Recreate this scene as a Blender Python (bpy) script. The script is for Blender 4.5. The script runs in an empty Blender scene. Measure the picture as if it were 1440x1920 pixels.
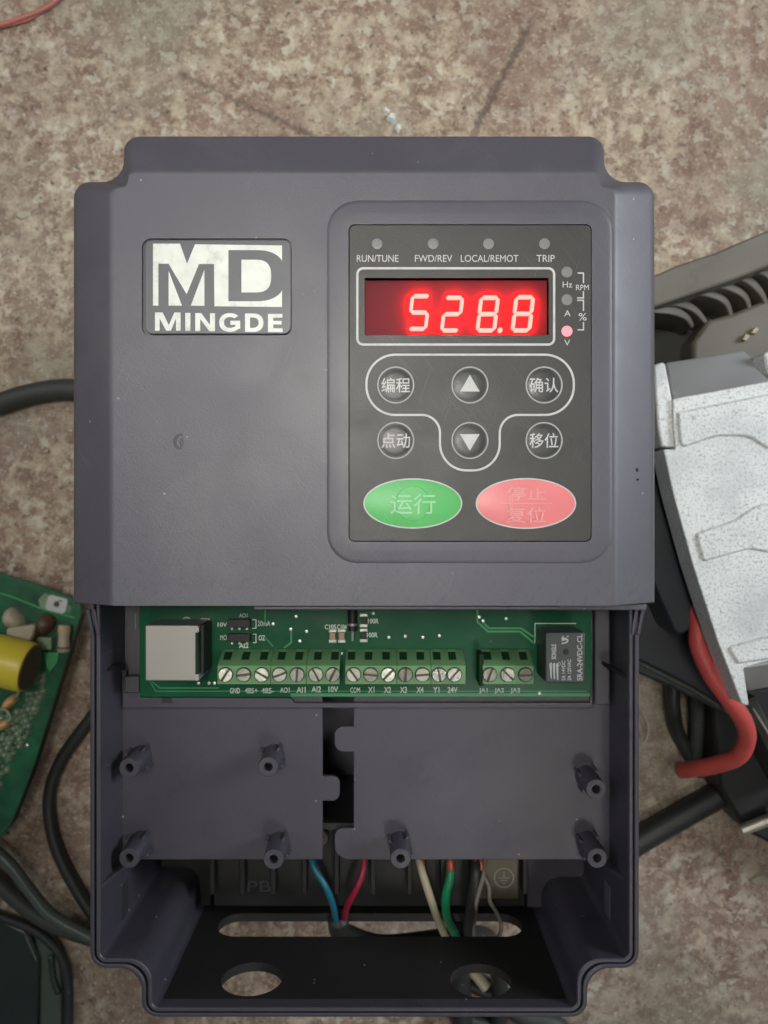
import bpy, bmesh, math, random
from mathutils import Vector, Matrix, geometry
random.seed(7)
MM = 0.001
H = 340.0            # camera height above the floor, mm
F = 1450.0           # focal length in pixels of the 1440x1920 photograph
PI = math.pi
sc = bpy.context.scene
COL = sc.collection

# ------------------------------------------------------------------ camera, world, lights
cd = bpy.data.cameras.new('camera')
cam = bpy.data.objects.new('camera', cd); COL.objects.link(cam)
cam.location = (0, 0, H*MM)
cd.sensor_fit = 'VERTICAL'; cd.sensor_height = 36.0; cd.lens = 36.0*F/1920.0
cd.clip_start = 0.01; cd.clip_end = 20
cd.dof.use_dof = True; cd.dof.focus_distance = 0.206; cd.dof.aperture_fstop = 17.0
sc.camera = cam
w = bpy.data.worlds.new('World'); sc.world = w; w.use_nodes = True
bg = w.node_tree.nodes['Background']; bg.inputs['Color'].default_value = (0.85, 0.92, 1.0, 1); bg.inputs['Strength'].default_value = 0.12
sc.view_settings.view_transform = 'Standard'; sc.view_settings.look = 'None'
sc.view_settings.exposure = 0.0; sc.view_settings.gamma = 1.0

def area(name, loc, target, sx, sy, power, color, spread=180):
    l = bpy.data.lights.new(name, 'AREA'); l.shape = 'RECTANGLE'; l.size = sx; l.size_y = sy
    l.energy = power; l.color = color; l.spread = math.radians(spread)
    o = bpy.data.objects.new(name, l); COL.objects.link(o); o.location = loc
    o.rotation_euler = (Vector(target)-Vector(loc)).to_track_quat('-Z', 'Y').to_euler()
    return o
area('workshop_lamp', (-0.065, 0.10, 0.80), (0.012, 0.165, 0.0), 0.15, 0.12, 0.43, (1.0, 0.965, 0.89), 60)
area('bench_lamp', (0.14, -0.36, 0.85), (0.06, -0.12, 0.0), 0.16, 0.12, 0.075, (1.0, 0.95, 0.88), 50)
area('left_fill_light', (-0.75, 0.35, 0.75), (0.0, 0.0, 0.08), 0.5, 0.5, 2.2, (0.95, 0.97, 1.0))  # added soft fill standing in for room ambient, lifts the left bevel
area('window_light', (0.95, 0.30, 0.62), (0.0, -0.02, 0.08), 0.35, 0.35, 9.5, (0.86, 0.92, 1.0))

# ------------------------------------------------------------------ helpers
def W(px, py, z):
    """world mm of a photo pixel on the plane at height z"""
    s = (H-z)/F
    return ((px-720)*s, (960-py)*s)
def WP(pts, z): return [W(x, y, z) for x, y in pts]
def W3(px, py, z):
    x, y = W(px, py, z); return (x, y, z)

WORLD = {}
def link(o, parent, loc_mm):
    COL.objects.link(o)
    WORLD[o.name] = Vector(loc_mm)
    if parent is not None:
        o.parent = parent
        o.location = (Vector(loc_mm)-WORLD[parent.name])*MM
    else:
        o.location = Vector(loc_mm)*MM
    return o
def tag(o, label=None, cat=None, group=None, kind=None):
    if label: o['label'] = label
    if cat: o['category'] = cat
    if group: o['group'] = group
    if kind: o['kind'] = kind
    return o
def empty(name, loc_mm, label=None, cat=None, group=None):
    o = bpy.data.objects.new(name, None); o.empty_display_size = 0.01
    link(o, None, loc_mm); return tag(o, label, cat, group)
def part_empty(name, loc_mm, parent):
    o = bpy.data.objects.new(name, None); o.empty_display_size = 0.005
    return link(o, parent, loc_mm)
def build(name, vf, mat, parent=None, smooth=False, bevel=0, segs=2, angle=35, recalc=True):
    vs, fs = vf
    lo = Vector([min(v[i] for v in vs) for i in range(3)]); hi = Vector([max(v[i] for v in vs) for i in range(3)])
    c = (lo+hi)/2
    me = bpy.data.meshes.new(name)
    me.from_pydata([tuple((Vector(v)-c)*MM) for v in vs], [], [tuple(f) for f in fs])
    me.validate()
    if recalc:
        bm = bmesh.new(); bm.from_mesh(me)
        bmesh.ops.remove_doubles(bm, verts=bm.verts, dist=1e-7)
        bmesh.ops.recalc_face_normals(bm, faces=bm.faces)
        bm.to_mesh(me); bm.free()
    me.materials.append(mat)
    o = bpy.data.objects.new(name, me); link(o, parent, c)
    if smooth:
        me.polygons.foreach_set('use_smooth', [True]*len(me.polygons))
        if smooth != 'all':
            try: me.set_sharp_from_angle(angle=math.radians(angle))
            except Exception: pass
    if bevel:
        m = o.modifiers.new('bevel', 'BEVEL'); m.width = bevel*MM; m.segments = segs; m.limit_method = 'ANGLE'; m.angle_limit = math.radians(40)
        m.harden_normals = False
        me.polygons.foreach_set('use_smooth', [True]*len(me.polygons))
        try: me.set_sharp_from_angle(angle=math.radians(60))
        except Exception: pass
    return o
def copy_tree(o, parent=None, offset=None):
    c = o.copy(); COL.objects.link(c); c.parent = parent
    WORLD[c.name] = WORLD[o.name].copy() + (Vector(offset) if offset else Vector((0,0,0)))
    if offset: c.location = o.location + Vector(offset)*MM
    for ch in list(o.children):
        d = copy_tree(ch, c)
    return c
def merge(*vfs):
    V, Fc = [], []
    for vs, fs in vfs:
        n = len(V); V += list(vs); Fc += [tuple(i+n for i in f) for f in fs]
    return V, Fc
def arcpt(c, r, a): return (c[0]+r*math.cos(a), c[1]+r*math.sin(a))
def roundpoly(pts, rad, seg=6):
    """polygon with each corner rounded (convex or concave)"""
    n = len(pts); out = []
    if not hasattr(rad, '__len__'): rad = [rad]*n
    for i in range(n):
        p0, p1, p2 = Vector(pts[i-1]), Vector(pts[i]), Vector(pts[(i+1) % n]); r = rad[i]
        if r <= 1e-6: out.append(tuple(p1)); continue
        a = (p0-p1).normalized(); b = (p2-p1).normalized()
        ang = a.angle(b)
        if ang > math.radians(176): out.append(tuple(p1)); continue
        d = r/math.tan(ang/2); dm = .48*min((p0-p1).length, (p2-p1).length)
        if d > dm: r *= dm/d; d = dm
        t1 = p1+a*d; t2 = p1+b*d
        bis = (a+b).normalized(); c = p1+bis*(r/math.sin(ang/2))
        a1 = math.atan2(t1.y-c.y, t1.x-c.x); a2 = math.atan2(t2.y-c.y, t2.x-c.x)
        da = (a2-a1+PI) % (2*PI)-PI
        for k in range(seg+1): out.append(arcpt(c, r, a1+da*k/seg))
    return out
def rrect(x0, y0, x1, y1, r, seg=6):
    x0, x1 = min(x0, x1), max(x0, x1); y0, y1 = min(y0, y1), max(y0, y1)
    return roundpoly([(x0,y0),(x1,y0),(x1,y1),(x0,y1)], r, seg)
def circle(cx, cy, r, n=24, ry=None, a0=0):
    ry = r if ry is None else ry
    return [(cx+r*math.cos(a0+2*PI*k/n), cy+ry*math.sin(a0+2*PI*k/n)) for k in range(n)]
def fill(loop, holes=(), z=0.0, tf=None):
    if not holes:
        f = tf or (lambda x, y: (x, y, z))
        return [f(*p) for p in loop], [tuple(range(len(loop)))]
    loops = [loop]+list(holes)
    tri = geometry.tessellate_polygon([[Vector((x, y, 0)) for x, y in l] for l in loops])
    pts = [p for l in loops for p in l]
    f = tf or (lambda x, y: (x, y, z))
    return [f(*p) for p in pts], [tuple(t) for t in tri]
def prism(loop, z0, z1, holes=(), tf=None):
    tf = tf or (lambda x, y, z: (x, y, z))
    V, Fc = [], []
    for z in (z0, z1):
        v, f = fill(loop, holes, z); n = len(V); V += v; Fc += [tuple(i+n for i in t) for t in f]
    half = len(V)//2; off = 0
    for l in [loop]+list(holes):
        n = len(l)
        for i in range(n):
            j = (i+1) % n; Fc.append((off+i, off+j, half+off+j, half+off+i))
        off += n
    return [tf(*v) for v in V], Fc
def box(x0, x1, y0, y1, z0, z1): return prism([(x0,y0),(x1,y0),(x1,y1),(x0,y1)], z0, z1)
def rings(loops3, cap0=False, cap1=False):
    """bridge rings of equal counts"""
    V, Fc = [], []; n = len(loops3[0])
    for l in loops3: V += list(l)
    for k in range(len(loops3)-1):
        for i in range(n):
            j = (i+1) % n; Fc.append((k*n+i, k*n+j, (k+1)*n+j, (k+1)*n+i))
    for cap, k in ((cap0, 0), (cap1, len(loops3)-1)):
        if cap:
            Fc.append(tuple(k*n+i for i in range(n)))
    return V, Fc
def lathe(cx, cy, prof, n=24, cap0=True, cap1=True):
    V, Fc = [], []
    for r, z in prof:
        V += [(cx+r*math.cos(2*PI*k/n), cy+r*math.sin(2*PI*k/n), z) for k in range(n)]
    for k in range(len(prof)-1):
        for i in range(n):
            j = (i+1) % n; Fc.append((k*n+i, k*n+j, (k+1)*n+j, (k+1)*n+i))
    if cap0: Fc.append(tuple(range(n)))
    if cap1: Fc.append(tuple((len(prof)-1)*n+i for i in range(n)))
    return V, Fc
def catmull(P, per=8):
    P = [Vector(p) for p in P]; Q = [P[0]*2-P[1]]+P+[P[-1]*2-P[-2]]; out = []
    for i in range(1, len(Q)-2):
        for k in range(per):
            t = k/per; a, b, c, d = Q[i-1], Q[i], Q[i+1], Q[i+2]
            out.append(0.5*((2*b)+(c-a)*t+(2*a-5*b+4*c-d)*t*t+(3*b-a-3*c+d)*t**3))
    out.append(P[-1]); return out
def tube(P, r, n=12, per=8, ry=None, smooth_path=True, cap=True):
    pts = catmull(P, per) if smooth_path else [Vector(p) for p in P]
    V, Fc = [], []; up = Vector((0, 0, 1)); m = len(pts)
    t0 = (pts[1]-pts[0]).normalized(); nrm = up-t0*up.dot(t0)
    if nrm.length < 1e-3: nrm = Vector((1, 0, 0))
    nrm.normalize()
    for i, p in enumerate(pts):
        t = (pts[min(i+1, m-1)]-pts[max(i-1, 0)]).normalized()
        nrm = (nrm-t*nrm.dot(t)).normalized(); bn = t.cross(nrm)
        rr = r(i/(m-1)) if callable(r) else r
        for k in range(n):
            a = 2*PI*k/n; V.append(tuple(p+nrm*math.cos(a)*(ry or rr)+bn*math.sin(a)*rr))
    for i in range(m-1):
        for k in range(n):
            j = (k+1) % n; Fc.append((i*n+k, i*n+j, (i+1)*n+j, (i+1)*n+k))
    if cap: Fc.append(tuple(range(n))); Fc.append(tuple((m-1)*n+k for k in range(n)))
    return V, Fc
def stroke(path, width, z, closed=False):
    """flat printed line"""
    P = [Vector(p) for p in path]
    if closed: 
        P = [p for i, p in enumerate(P) if (p-P[i-1]).length > 1e-4]
    n = len(P); V, Fc = [], []
    for i, p in enumerate(P):
        a = P[i-1] if (i > 0 or closed) else p; b = P[(i+1) % n] if (i < n-1 or closed) else p
        d1 = (p-a); d2 = (b-p)
        d1 = d1.normalized() if d1.length > 1e-9 else d2.normalized()
        d2 = d2.normalized() if d2.length > 1e-9 else d1
        t = (d1+d2); t = t.normalized() if t.length > 1e-6 else d1
        nn = Vector((-t.y, t.x)); k = 1/max(0.5, math.cos(d1.angle(t)) if d1.length else 1)
        V.append((*(p+nn*width/2*k), z)); V.append((*(p-nn*width/2*k), z))
    for i in range(n if closed else n-1):
        j = (i+1) % n; Fc.append((2*i, 2*i+1, 2*j+1, 2*j))
    return V, Fc
def text_vf(body, bold=0.0, spacing=1.0, shear=0.0):
    cu = bpy.data.curves.new('t', 'FONT'); cu.body = body; cu.size = 1.0; cu.offset = bold; cu.space_character = spacing; cu.shear = shear
    cu.resolution_u = 4
    o = bpy.data.objects.new('t', cu); COL.objects.link(o)
    bpy.context.view_layer.update()
    dg = bpy.context.evaluated_depsgraph_get()
    me = bpy.data.meshes.new_from_object(o.evaluated_get(dg))
    V = [tuple(v.co) for v in me.vertices]; Fc = [tuple(p.vertices) for p in me.polygons]
    bpy.data.objects.remove(o); bpy.data.curves.remove(cu); bpy.data.meshes.remove(me)
    return V, Fc
def text_box(body, x0, y0, x1, y1, z, rot=0, bold=0.0, spacing=1.0, shear=0.0):
    """text fitted into a pixel box of the photo on the plane z (rot 90: reads upwards)"""
    V, Fc = text_vf(body, bold, spacing, shear)
    if rot == 90: V = [(-y, x, q) for x, y, q in V]
    ax = min(v[0] for v in V); bx = max(v[0] for v in V); ay = min(v[1] for v in V); by = max(v[1] for v in V)
    X0, Y0 = W(x0, y1, z); X1, Y1 = W(x1, y0, z)
    return [(X0+(v[0]-ax)/(bx-ax)*(X1-X0), Y0+(v[1]-ay)/(by-ay)*(Y1-Y0), z) for v in V], Fc

# ------------------------------------------------------------------ materials
def new_mat(name):
    m = bpy.data.materials.new(name); m.use_nodes = True
    nt = m.node_tree; b = nt.nodes['Principled BSDF']
    return m, nt, b
def N(nt, t, **kw):
    n = nt.nodes.new(t)
    for k, v in kw.items():
        if k in n.inputs: n.inputs[k].default_value = v
        else: setattr(n, k, v)
    return n
def mixc(nt, fac, a, b, mode='MIX'):
    n = nt.nodes.new('ShaderNodeMix'); n.data_type = 'RGBA'; n.blend_type = mode
    for s, v in ((n.inputs['Factor'], fac), (n.inputs[6], a), (n.inputs[7], b)):
        if hasattr(v, 'is_output') or isinstance(v, bpy.types.NodeSocket): nt.links.new(v, s)
        else: s.default_value = (*v, 1) if (hasattr(v, '__len__') and len(v) == 3) else v
    return n.outputs[2]
def ramp(nt, src, p0, p1, c0=0.0, c1=1.0):
    n = nt.nodes.new('ShaderNodeMapRange'); n.inputs['From Min'].default_value = p0; n.inputs['From Max'].default_value = p1
    n.inputs['To Min'].default_value = c0; n.inputs['To Max'].default_value = c1
    nt.links.new(src, n.inputs['Value']); return n.outputs['Result']
def coords(nt):
    g = nt.nodes.new('ShaderNodeNewGeometry'); return g.outputs['Position']
def objco(nt):
    return nt.nodes.new('ShaderNodeTexCoord').outputs['Object']
def noise(nt, co, scale, detail=3, rough=0.55, dist=0.0):
    n = N(nt, 'ShaderNodeTexNoise', Scale=scale, Detail=detail, Roughness=rough, Distortion=dist)
    nt.links.new(co, n.inputs['Vector']); return n.outputs['Fac']
def stretch(nt, co, s, rz=0):
    if rz:
        m = nt.nodes.new('ShaderNodeMapping'); m.inputs['Rotation'].default_value = (0, 0, rz); nt.links.new(co, m.inputs['Vector']); co = m.outputs['Vector']
    m = nt.nodes.new('ShaderNodeMapping'); m.inputs['Scale'].default_value = s
    nt.links.new(co, m.inputs['Vector']); return m.outputs['Vector']
def bump(nt, b, h, strength, dist=0.0002):
    n = nt.nodes.new('ShaderNodeBump'); n.inputs['Strength'].default_value = strength; n.inputs['Distance'].default_value = dist
    nt.links.new(h, n.inputs['Height']); nt.links.new(n.outputs['Normal'], b.inputs['Normal'])
def plastic(name, col, rough=0.5, var=0.12, spec=0.5, bstr=0.15, grime=0.0, grain=2500, dust=0.0, scratch=0.0, metallic=0.0, big=25):
    m, nt, b = new_mat(name); co = coords(nt)
    n1 = noise(nt, co, big, 4); n2 = noise(nt, co, grain, 2)
    base = mixc(nt, ramp(nt, n1, .3, .7), [c*(1-var) for c in col], [min(1, c*(1+var)) for c in col])
    if grime:
        g = ramp(nt, noise(nt, co, 60, 6, .7), .56, .72); base = mixc(nt, ramp(nt, g, 0, 1, 0, grime), base, [c*.35 for c in col])
    if scratch:
        s1 = ramp(nt, noise(nt, stretch(nt, co, (60, 2200, 1), 0.9), 1.0, 3, .6), .58, .68)
        s2 = ramp(nt, noise(nt, stretch(nt, co, (1900, 50, 1), 0.35), 1.0, 3, .6), .60, .70)
        gate = ramp(nt, noise(nt, co, 35, 2), .40, .65)
        s = nt.nodes.new('ShaderNodeMath'); s.operation = 'MAXIMUM'; nt.links.new(s1, s.inputs[0]); nt.links.new(s2, s.inputs[1])
        t = nt.nodes.new('ShaderNodeMath'); t.operation = 'MULTIPLY'; nt.links.new(s.outputs[0], t.inputs[0]); nt.links.new(gate, t.inputs[1])
        base = mixc(nt, ramp(nt, t.outputs[0], 0, 1, 0, scratch), base, [min(1, c*2.2+.05) for c in col])
    if dust:
        v = N(nt, 'ShaderNodeTexVoronoi', Scale=330.0); nt.links.new(co, v.inputs['Vector'])
        d = ramp(nt, v.outputs['Distance'], .05, .11, 1, 0)
        keep = N(nt, 'ShaderNodeSeparateColor'); nt.links.new(v.outputs['Color'], keep.inputs[0])
        k = ramp(nt, keep.outputs[0], .93, .94)
        t = nt.nodes.new('ShaderNodeMath'); t.operation = 'MULTIPLY'; nt.links.new(d, t.inputs[0]); nt.links.new(k, t.inputs[1])
        base = mixc(nt, ramp(nt, t.outputs[0], 0, 1, 0, dust), base, (.6, .58, .52))
    nt.links.new(base, b.inputs['Base Color'])
    nr = noise(nt, co, big*2.2+6, 6, .68, .4); nt.links.new(ramp(nt, nr, .34, .68, rough-.035, rough+.045), b.inputs['Roughness'])
    b.inputs['Specular IOR Level'].default_value = spec; b.inputs['Metallic'].default_value = metallic
    if bstr: bump(nt, b, n2, bstr)
    return m
def flat_print(name, col, rough=.5, wear=0.0, under=(.05,.05,.05), wscale=350):
    m, nt, b = new_mat(name); co = coords(nt); base = mixc(nt, ramp(nt, noise(nt, co, 300, 3), .3, .7), [c*.88 for c in col], col)
    if wear: base = mixc(nt, ramp(nt, noise(nt, co, wscale, 5, .7), .52, .66, 0, wear), base, under)
    nt.links.new(base, b.inputs['Base Color']); b.inputs['Roughness'].default_value = rough; b.inputs['Specular IOR Level'].default_value = .4
    return m
def emit(name, col, strength):
    m, nt, b = new_mat(name); b.inputs['Base Color'].default_value = (.6, .1, .1, 1)
    b.inputs['Emission Color'].default_value = (*col, 1); b.inputs['Emission Strength'].default_value = strength; return m

M = {}
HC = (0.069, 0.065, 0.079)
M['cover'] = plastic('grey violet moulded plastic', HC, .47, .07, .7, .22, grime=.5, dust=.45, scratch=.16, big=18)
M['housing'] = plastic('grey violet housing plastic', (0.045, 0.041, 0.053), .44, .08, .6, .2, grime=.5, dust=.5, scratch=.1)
M['gland'] = plastic('black plate plastic', (0.017, 0.016, 0.015), .6, .2, .3, .15, dust=.5)
M['black'] = plastic('black plastic', (0.011, 0.011, 0.011), .5, .2, .4, .1)
M['groove'] = plastic('dark slot shade and specks', (0.03, 0.03, 0.035), .6, .1, .3)  # dark tone paints the shade of slots; also colours the lid specks
M['panel'] = plastic('grey keypad film', (0.028, 0.027, 0.023), .46, .12, .6, .25, grime=.4, scratch=.30, big=40)
M['button'] = plastic('dark keypad button film', (0.030, 0.030, 0.027), .38, .12, .6, .2, scratch=.3)
M['legend'] = flat_print('pale grey print', (.55, .55, .52), .5, .2, (.12, .12, .11))
M['legend_dim'] = flat_print('worn grey print', (.38, .38, .36), .5, .2, (.12, .12, .11))
M['green_key'] = plastic('green key film', (.085, .42, .11), .38, .12, .5, .2, scratch=.25, big=60)
M['red_key'] = plastic('faded red key film', (.70, .19, .19), .38, .10, .5, .2, scratch=.2, big=60)
M['green_faint'] = flat_print('rubbed pale green print', (.34, .66, .36), .5, .25, (.085, .42, .11), 500)
M['red_faint'] = flat_print('rubbed pale pink print', (.77, .33, .32), .5, .6, (.70, .19, .19), 500)
M['lens_off'] = flat_print('unlit indicator film', (.20, .20, .19), .4)
M['window'] = plastic('display backing', (.14, .012, .018), .55, .1, .2, 0)
M['segment'] = emit('lit red segment', (1.0, .0085, .0065), 60.0)
M['led_on'] = emit('lit red indicator', (1.0, .30, .36), 1.0)
M['badge'] = plastic('badge grey', (0.10, 0.10, 0.108), .40, .06, .5, .05, grime=.2)
M['silver'] = flat_print('silver badge foil', (.72, .74, .66), .38, .45, (.36, .37, .33), 160)
M['pcb'] = plastic('green solder mask', (.005, .080, .032), .22, .18, .45, .06, grime=.5, dust=.5, big=60)
M['track'] = flat_print('copper track under mask', (.055, .26, .10), .35)
M['silk'] = flat_print('white silkscreen', (.66, .72, .63), .6, .3, (.10, .25, .14), 900)
M['terminal'] = plastic('green terminal plastic', (.125, .26, .115), .48, .12, .4, .1, grime=.35, big=60)
M['hole'] = plastic('dark hole shade', (.008, .03, .010), .7, .1, .2, 0)  # dark tone stands in for the shade inside openings
M['screw'] = plastic('nickel screw', (.36, .36, .31), .36, .2, .5, .3, grime=.6, metallic=.85, grain=900, big=250)
M['screw_dull'] = plastic('dull screw', (.20, .20, .165), .45, .25, .5, .35, grime=.7, metallic=.8, grain=900, big=250)  # duller copy, picked more often for the left-hand screws
M['screw_bright'] = plastic('bright screw', (.50, .50, .45), .28, .2, .5, .3, grime=.3, metallic=.9, grain=900, big=250)
M['tin'] = plastic('tinned metal can', (.36, .34, .31), .42, .04, .5, .03, metallic=.7)
M['bright'] = plastic('bright tin', (.75, .75, .7), .25, .04, .5, .03, metallic=.8)
M['relay'] = plastic('black relay case', (.040, .043, .042), .42, .08, .5, .05, scratch=.1)
M['relay_print'] = flat_print('pale relay print', (.34, .36, .33), .5, .3, (.05, .05, .05), 600)
M['cap'] = plastic('ceramic chip', (.36, .22, .14), .45, .1)
M['brass'] = plastic('dull brass plate', (.10, .085, .055), .45, .2, metallic=.4)
M['rubber'] = plastic('black cable rubber', (.020, .021, .019), .48, .2, .45, .1, dust=.4)
M['rubber_grey'] = plastic('dusty grey cable rubber', (.040, .043, .037), .55, .25, .4, .1, dust=.5)
M['blue'] = plastic('blue wire', (.010, .13, .18), .38, .12)
M['red'] = plastic('crimson wire', (.26, .010, .035), .4, .12)
M['white'] = plastic('yellowed white wire', (.46, .40, .27), .45, .12, grime=.5)
M['green'] = plastic('green wire', (.008, .20, .08), .35, .12)
M['grey_wire'] = plastic('thin grey wire', (.22, .20, .17), .55, .15)
M['copper'] = plastic('copper strands', (.42, .10, .05), .4, .2, metallic=.3)
M['salmon'] = plastic('faded red insulation', (.44, .065, .055), .5, .10, .4, .15, grime=.25, big=80)
M['pink'] = plastic('pink thin wire', (.42, .14, .11), .5, .1)
M['fan'] = plastic('grey painted metal', (.125, .115, .090), .45, .18, .5, .15, grime=.4)
M['fan_dark'] = plastic('dark grey fan plastic', (.035, .036, .030), .5, .25, .4, .15, grime=.4)
M['bin'] = plastic('blue black plastic', (.010, .013, .018), .42, .2, .5, .1, scratch=.15)
M['yellow'] = plastic('yellow capacitor film', (.58, .47, .035), .38, .08, .5, .05)
M['brown'] = plastic('brown resin', (.075, .040, .022), .5, .2)
M['tan'] = plastic('tan glue', (.34, .29, .21), .5, .15)
M['flesh'] = plastic('orange resin drop', (.55, .30, .10), .45, .1)
M['solder'] = plastic('solder', (.55, .58, .52), .3, .2, metallic=.6)
M['solder_dull'] = plastic('flux coated solder', (.17, .23, .15), .35, .3, metallic=.2, big=300)
M['pcb_back'] = plastic('green board back', (.010, .085, .035), .35, .45, .5, .05, grime=.6, big=90)
M['bolt'] = plastic('zinc bolt', (.55, .52, .42), .3, .1, metallic=.85)
M['film'] = plastic('dark green film', (.014, .026, .020), .25, .15, .6, .03, scratch=.25)
M['film_edge'] = plastic('pale green folded edge', (.06, .075, .06), .35, .15, .5, .03)
M['fin'] = plastic('aluminium fin', (.45, .45, .45), .45, .1, metallic=.8)
M['fluff'] = plastic('pale fibre', (.42, .38, .30), .8, .05)

m = M['cover']; nt = m.node_tree; b = nt.nodes['Principled BSDF']; co = coords(nt)
old = b.inputs['Base Color'].links[0].from_socket
sy = nt.nodes.new('ShaderNodeSeparateXYZ'); nt.links.new(co, sy.inputs[0])
gate = ramp(nt, sy.outputs[1], -.024, -.004, 1, 0)
sc1 = ramp(nt, noise(nt, stretch(nt, co, (700, 260, 1), .5), 1.0, 5, .75), .54, .62)
mu = nt.nodes.new('ShaderNodeMath'); mu.operation = 'MULTIPLY'; nt.links.new(gate, mu.inputs[0]); nt.links.new(sc1, mu.inputs[1])
c2 = mixc(nt, ramp(nt, mu.outputs[0], 0, 1, 0, .55), old, (.040,.040,.048))
sc2 = ramp(nt, noise(nt, co, 30, 5, .7), .50, .68)
c2 = mixc(nt, ramp(nt, sc2, 0, 1, 0, .30), c2, (.125,.120,.122))
nt.links.new(c2, b.inputs['Base Color'])
# speckled cast aluminium, white with oxide specks
m, nt, b = new_mat('cast aluminium'); co = coords(nt)
n1 = ramp(nt, noise(nt, co, 1100, 4, .7), .34, .50); v = ramp(nt, noise(nt, co, 700, 3, .6), .62, .68)
base = mixc(nt, n1, (.36, .38, .37), (.68, .70, .68)); base = mixc(nt, ramp(nt, v, 0, 1, 0, .7), base, (.22, .23, .23))
base = mixc(nt, ramp(nt, noise(nt, co, 40, 4, .6), .46, .70, 0, .65), base, (.40, .42, .43))
nt.links.new(base, b.inputs['Base Color']); b.inputs['Roughness'].default_value = .5; b.inputs['Metallic'].default_value = .1
bump(nt, b, noise(nt, co, 700, 4, .7), .5, .0003); M['cast'] = m
M['cast_smooth'] = plastic('grey aluminium', (.32, .32, .32), .45, .08, .5, .05, metallic=.3)  # greyer, smoother copy of the casting metal for its sloping shoulders
# glass, with white mixed into the colour to paint in its sparkle
m, nt, b = new_mat('clear glass'); b.inputs['Transmission Weight'].default_value = .45; b.inputs['Roughness'].default_value = .12; b.inputs['IOR'].default_value = 1.5
b.inputs['Base Color'].default_value = (.95, .98, .95, 1); M['glass'] = m

# flamed granite floor
m, nt, b = new_mat('flamed granite'); co = coords(nt)
warp = N(nt, 'ShaderNodeTexNoise', Scale=400.0, Detail=3.0); nt.links.new(co, warp.inputs['Vector'])
ad = nt.nodes.new('ShaderNodeVectorMath'); ad.operation = 'MULTIPLY_ADD'
nt.links.new(warp.outputs['Color'], ad.inputs[0]); ad.inputs[1].default_value = (.006, .006, .0); nt.links.new(co, ad.inputs[2]); cw = ad.outputs[0]
v1 = N(nt, 'ShaderNodeTexVoronoi', Scale=230.0); nt.links.new(cw, v1.inputs['Vector'])
v2 = N(nt, 'ShaderNodeTexVoronoi', Scale=330.0); nt.links.new(cw, v2.inputs['Vector'])
s1 = N(nt, 'ShaderNodeSeparateColor'); nt.links.new(v1.outputs['Color'], s1.inputs[0])
s2 = N(nt, 'ShaderNodeSeparateColor'); nt.links.new(v2.outputs['Color'], s2.inputs[0])
nA = noise(nt, cw, 75, 6, .68); nB = noise(nt, cw, 210, 5, .7, .6); nC = noise(nt, co, 22, 3, .5)
tan, brn, cream, pink, dark = (.275,.200,.143), (.170,.108,.074), (.47,.40,.29), (.28,.160,.120), (.060,.045,.035)
base = mixc(nt, ramp(nt, nA, .40, .60), brn, tan)
base = mixc(nt, ramp(nt, nC, .46, .66, 0, .65), base, pink)
base = mixc(nt, ramp(nt, noise(nt, co, 115, 7, .66, .3), .48, .60, 0, .80), base, cream)
base = mixc(nt, ramp(nt, noise(nt, co, 310, 5, .7), .50, .64, 0, .60), base, cream)
base = mixc(nt, ramp(nt, s1.outputs[0], .80, .86, 0, .45), base, (.44,.37,.27))
base = mixc(nt, ramp(nt, s2.outputs[1], .88, .92, 0, .50), base, (.56,.52,.43))
base = mixc(nt, ramp(nt, noise(nt, co, 150, 5, .7), .56, .68, 0, .55), base, (.15,.10,.07))
base = mixc(nt, ramp(nt, noise(nt, co, 300, 4, .65), .61, .67, 0, .85), base, dark)
base = mixc(nt, ramp(nt, noise(nt, co, 11, 5, .6), .48, .62, 0, .62), base, (.22,.215,.155))
base = mixc(nt, ramp(nt, noise(nt, stretch(nt, co, (1, 1, 1), 1.2), 14, 4, .6), .52, .64, 0, .55), base, (.16,.095,.07))
base = mixc(nt, ramp(nt, noise(nt, co, 650, 3, .6), .60, .68, 0, .65), base, (.58,.53,.43))
base = mixc(nt, ramp(nt, noise(nt, co, 560, 3, .6), .62, .68, 0, .7), base, (.075,.055,.042))
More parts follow.
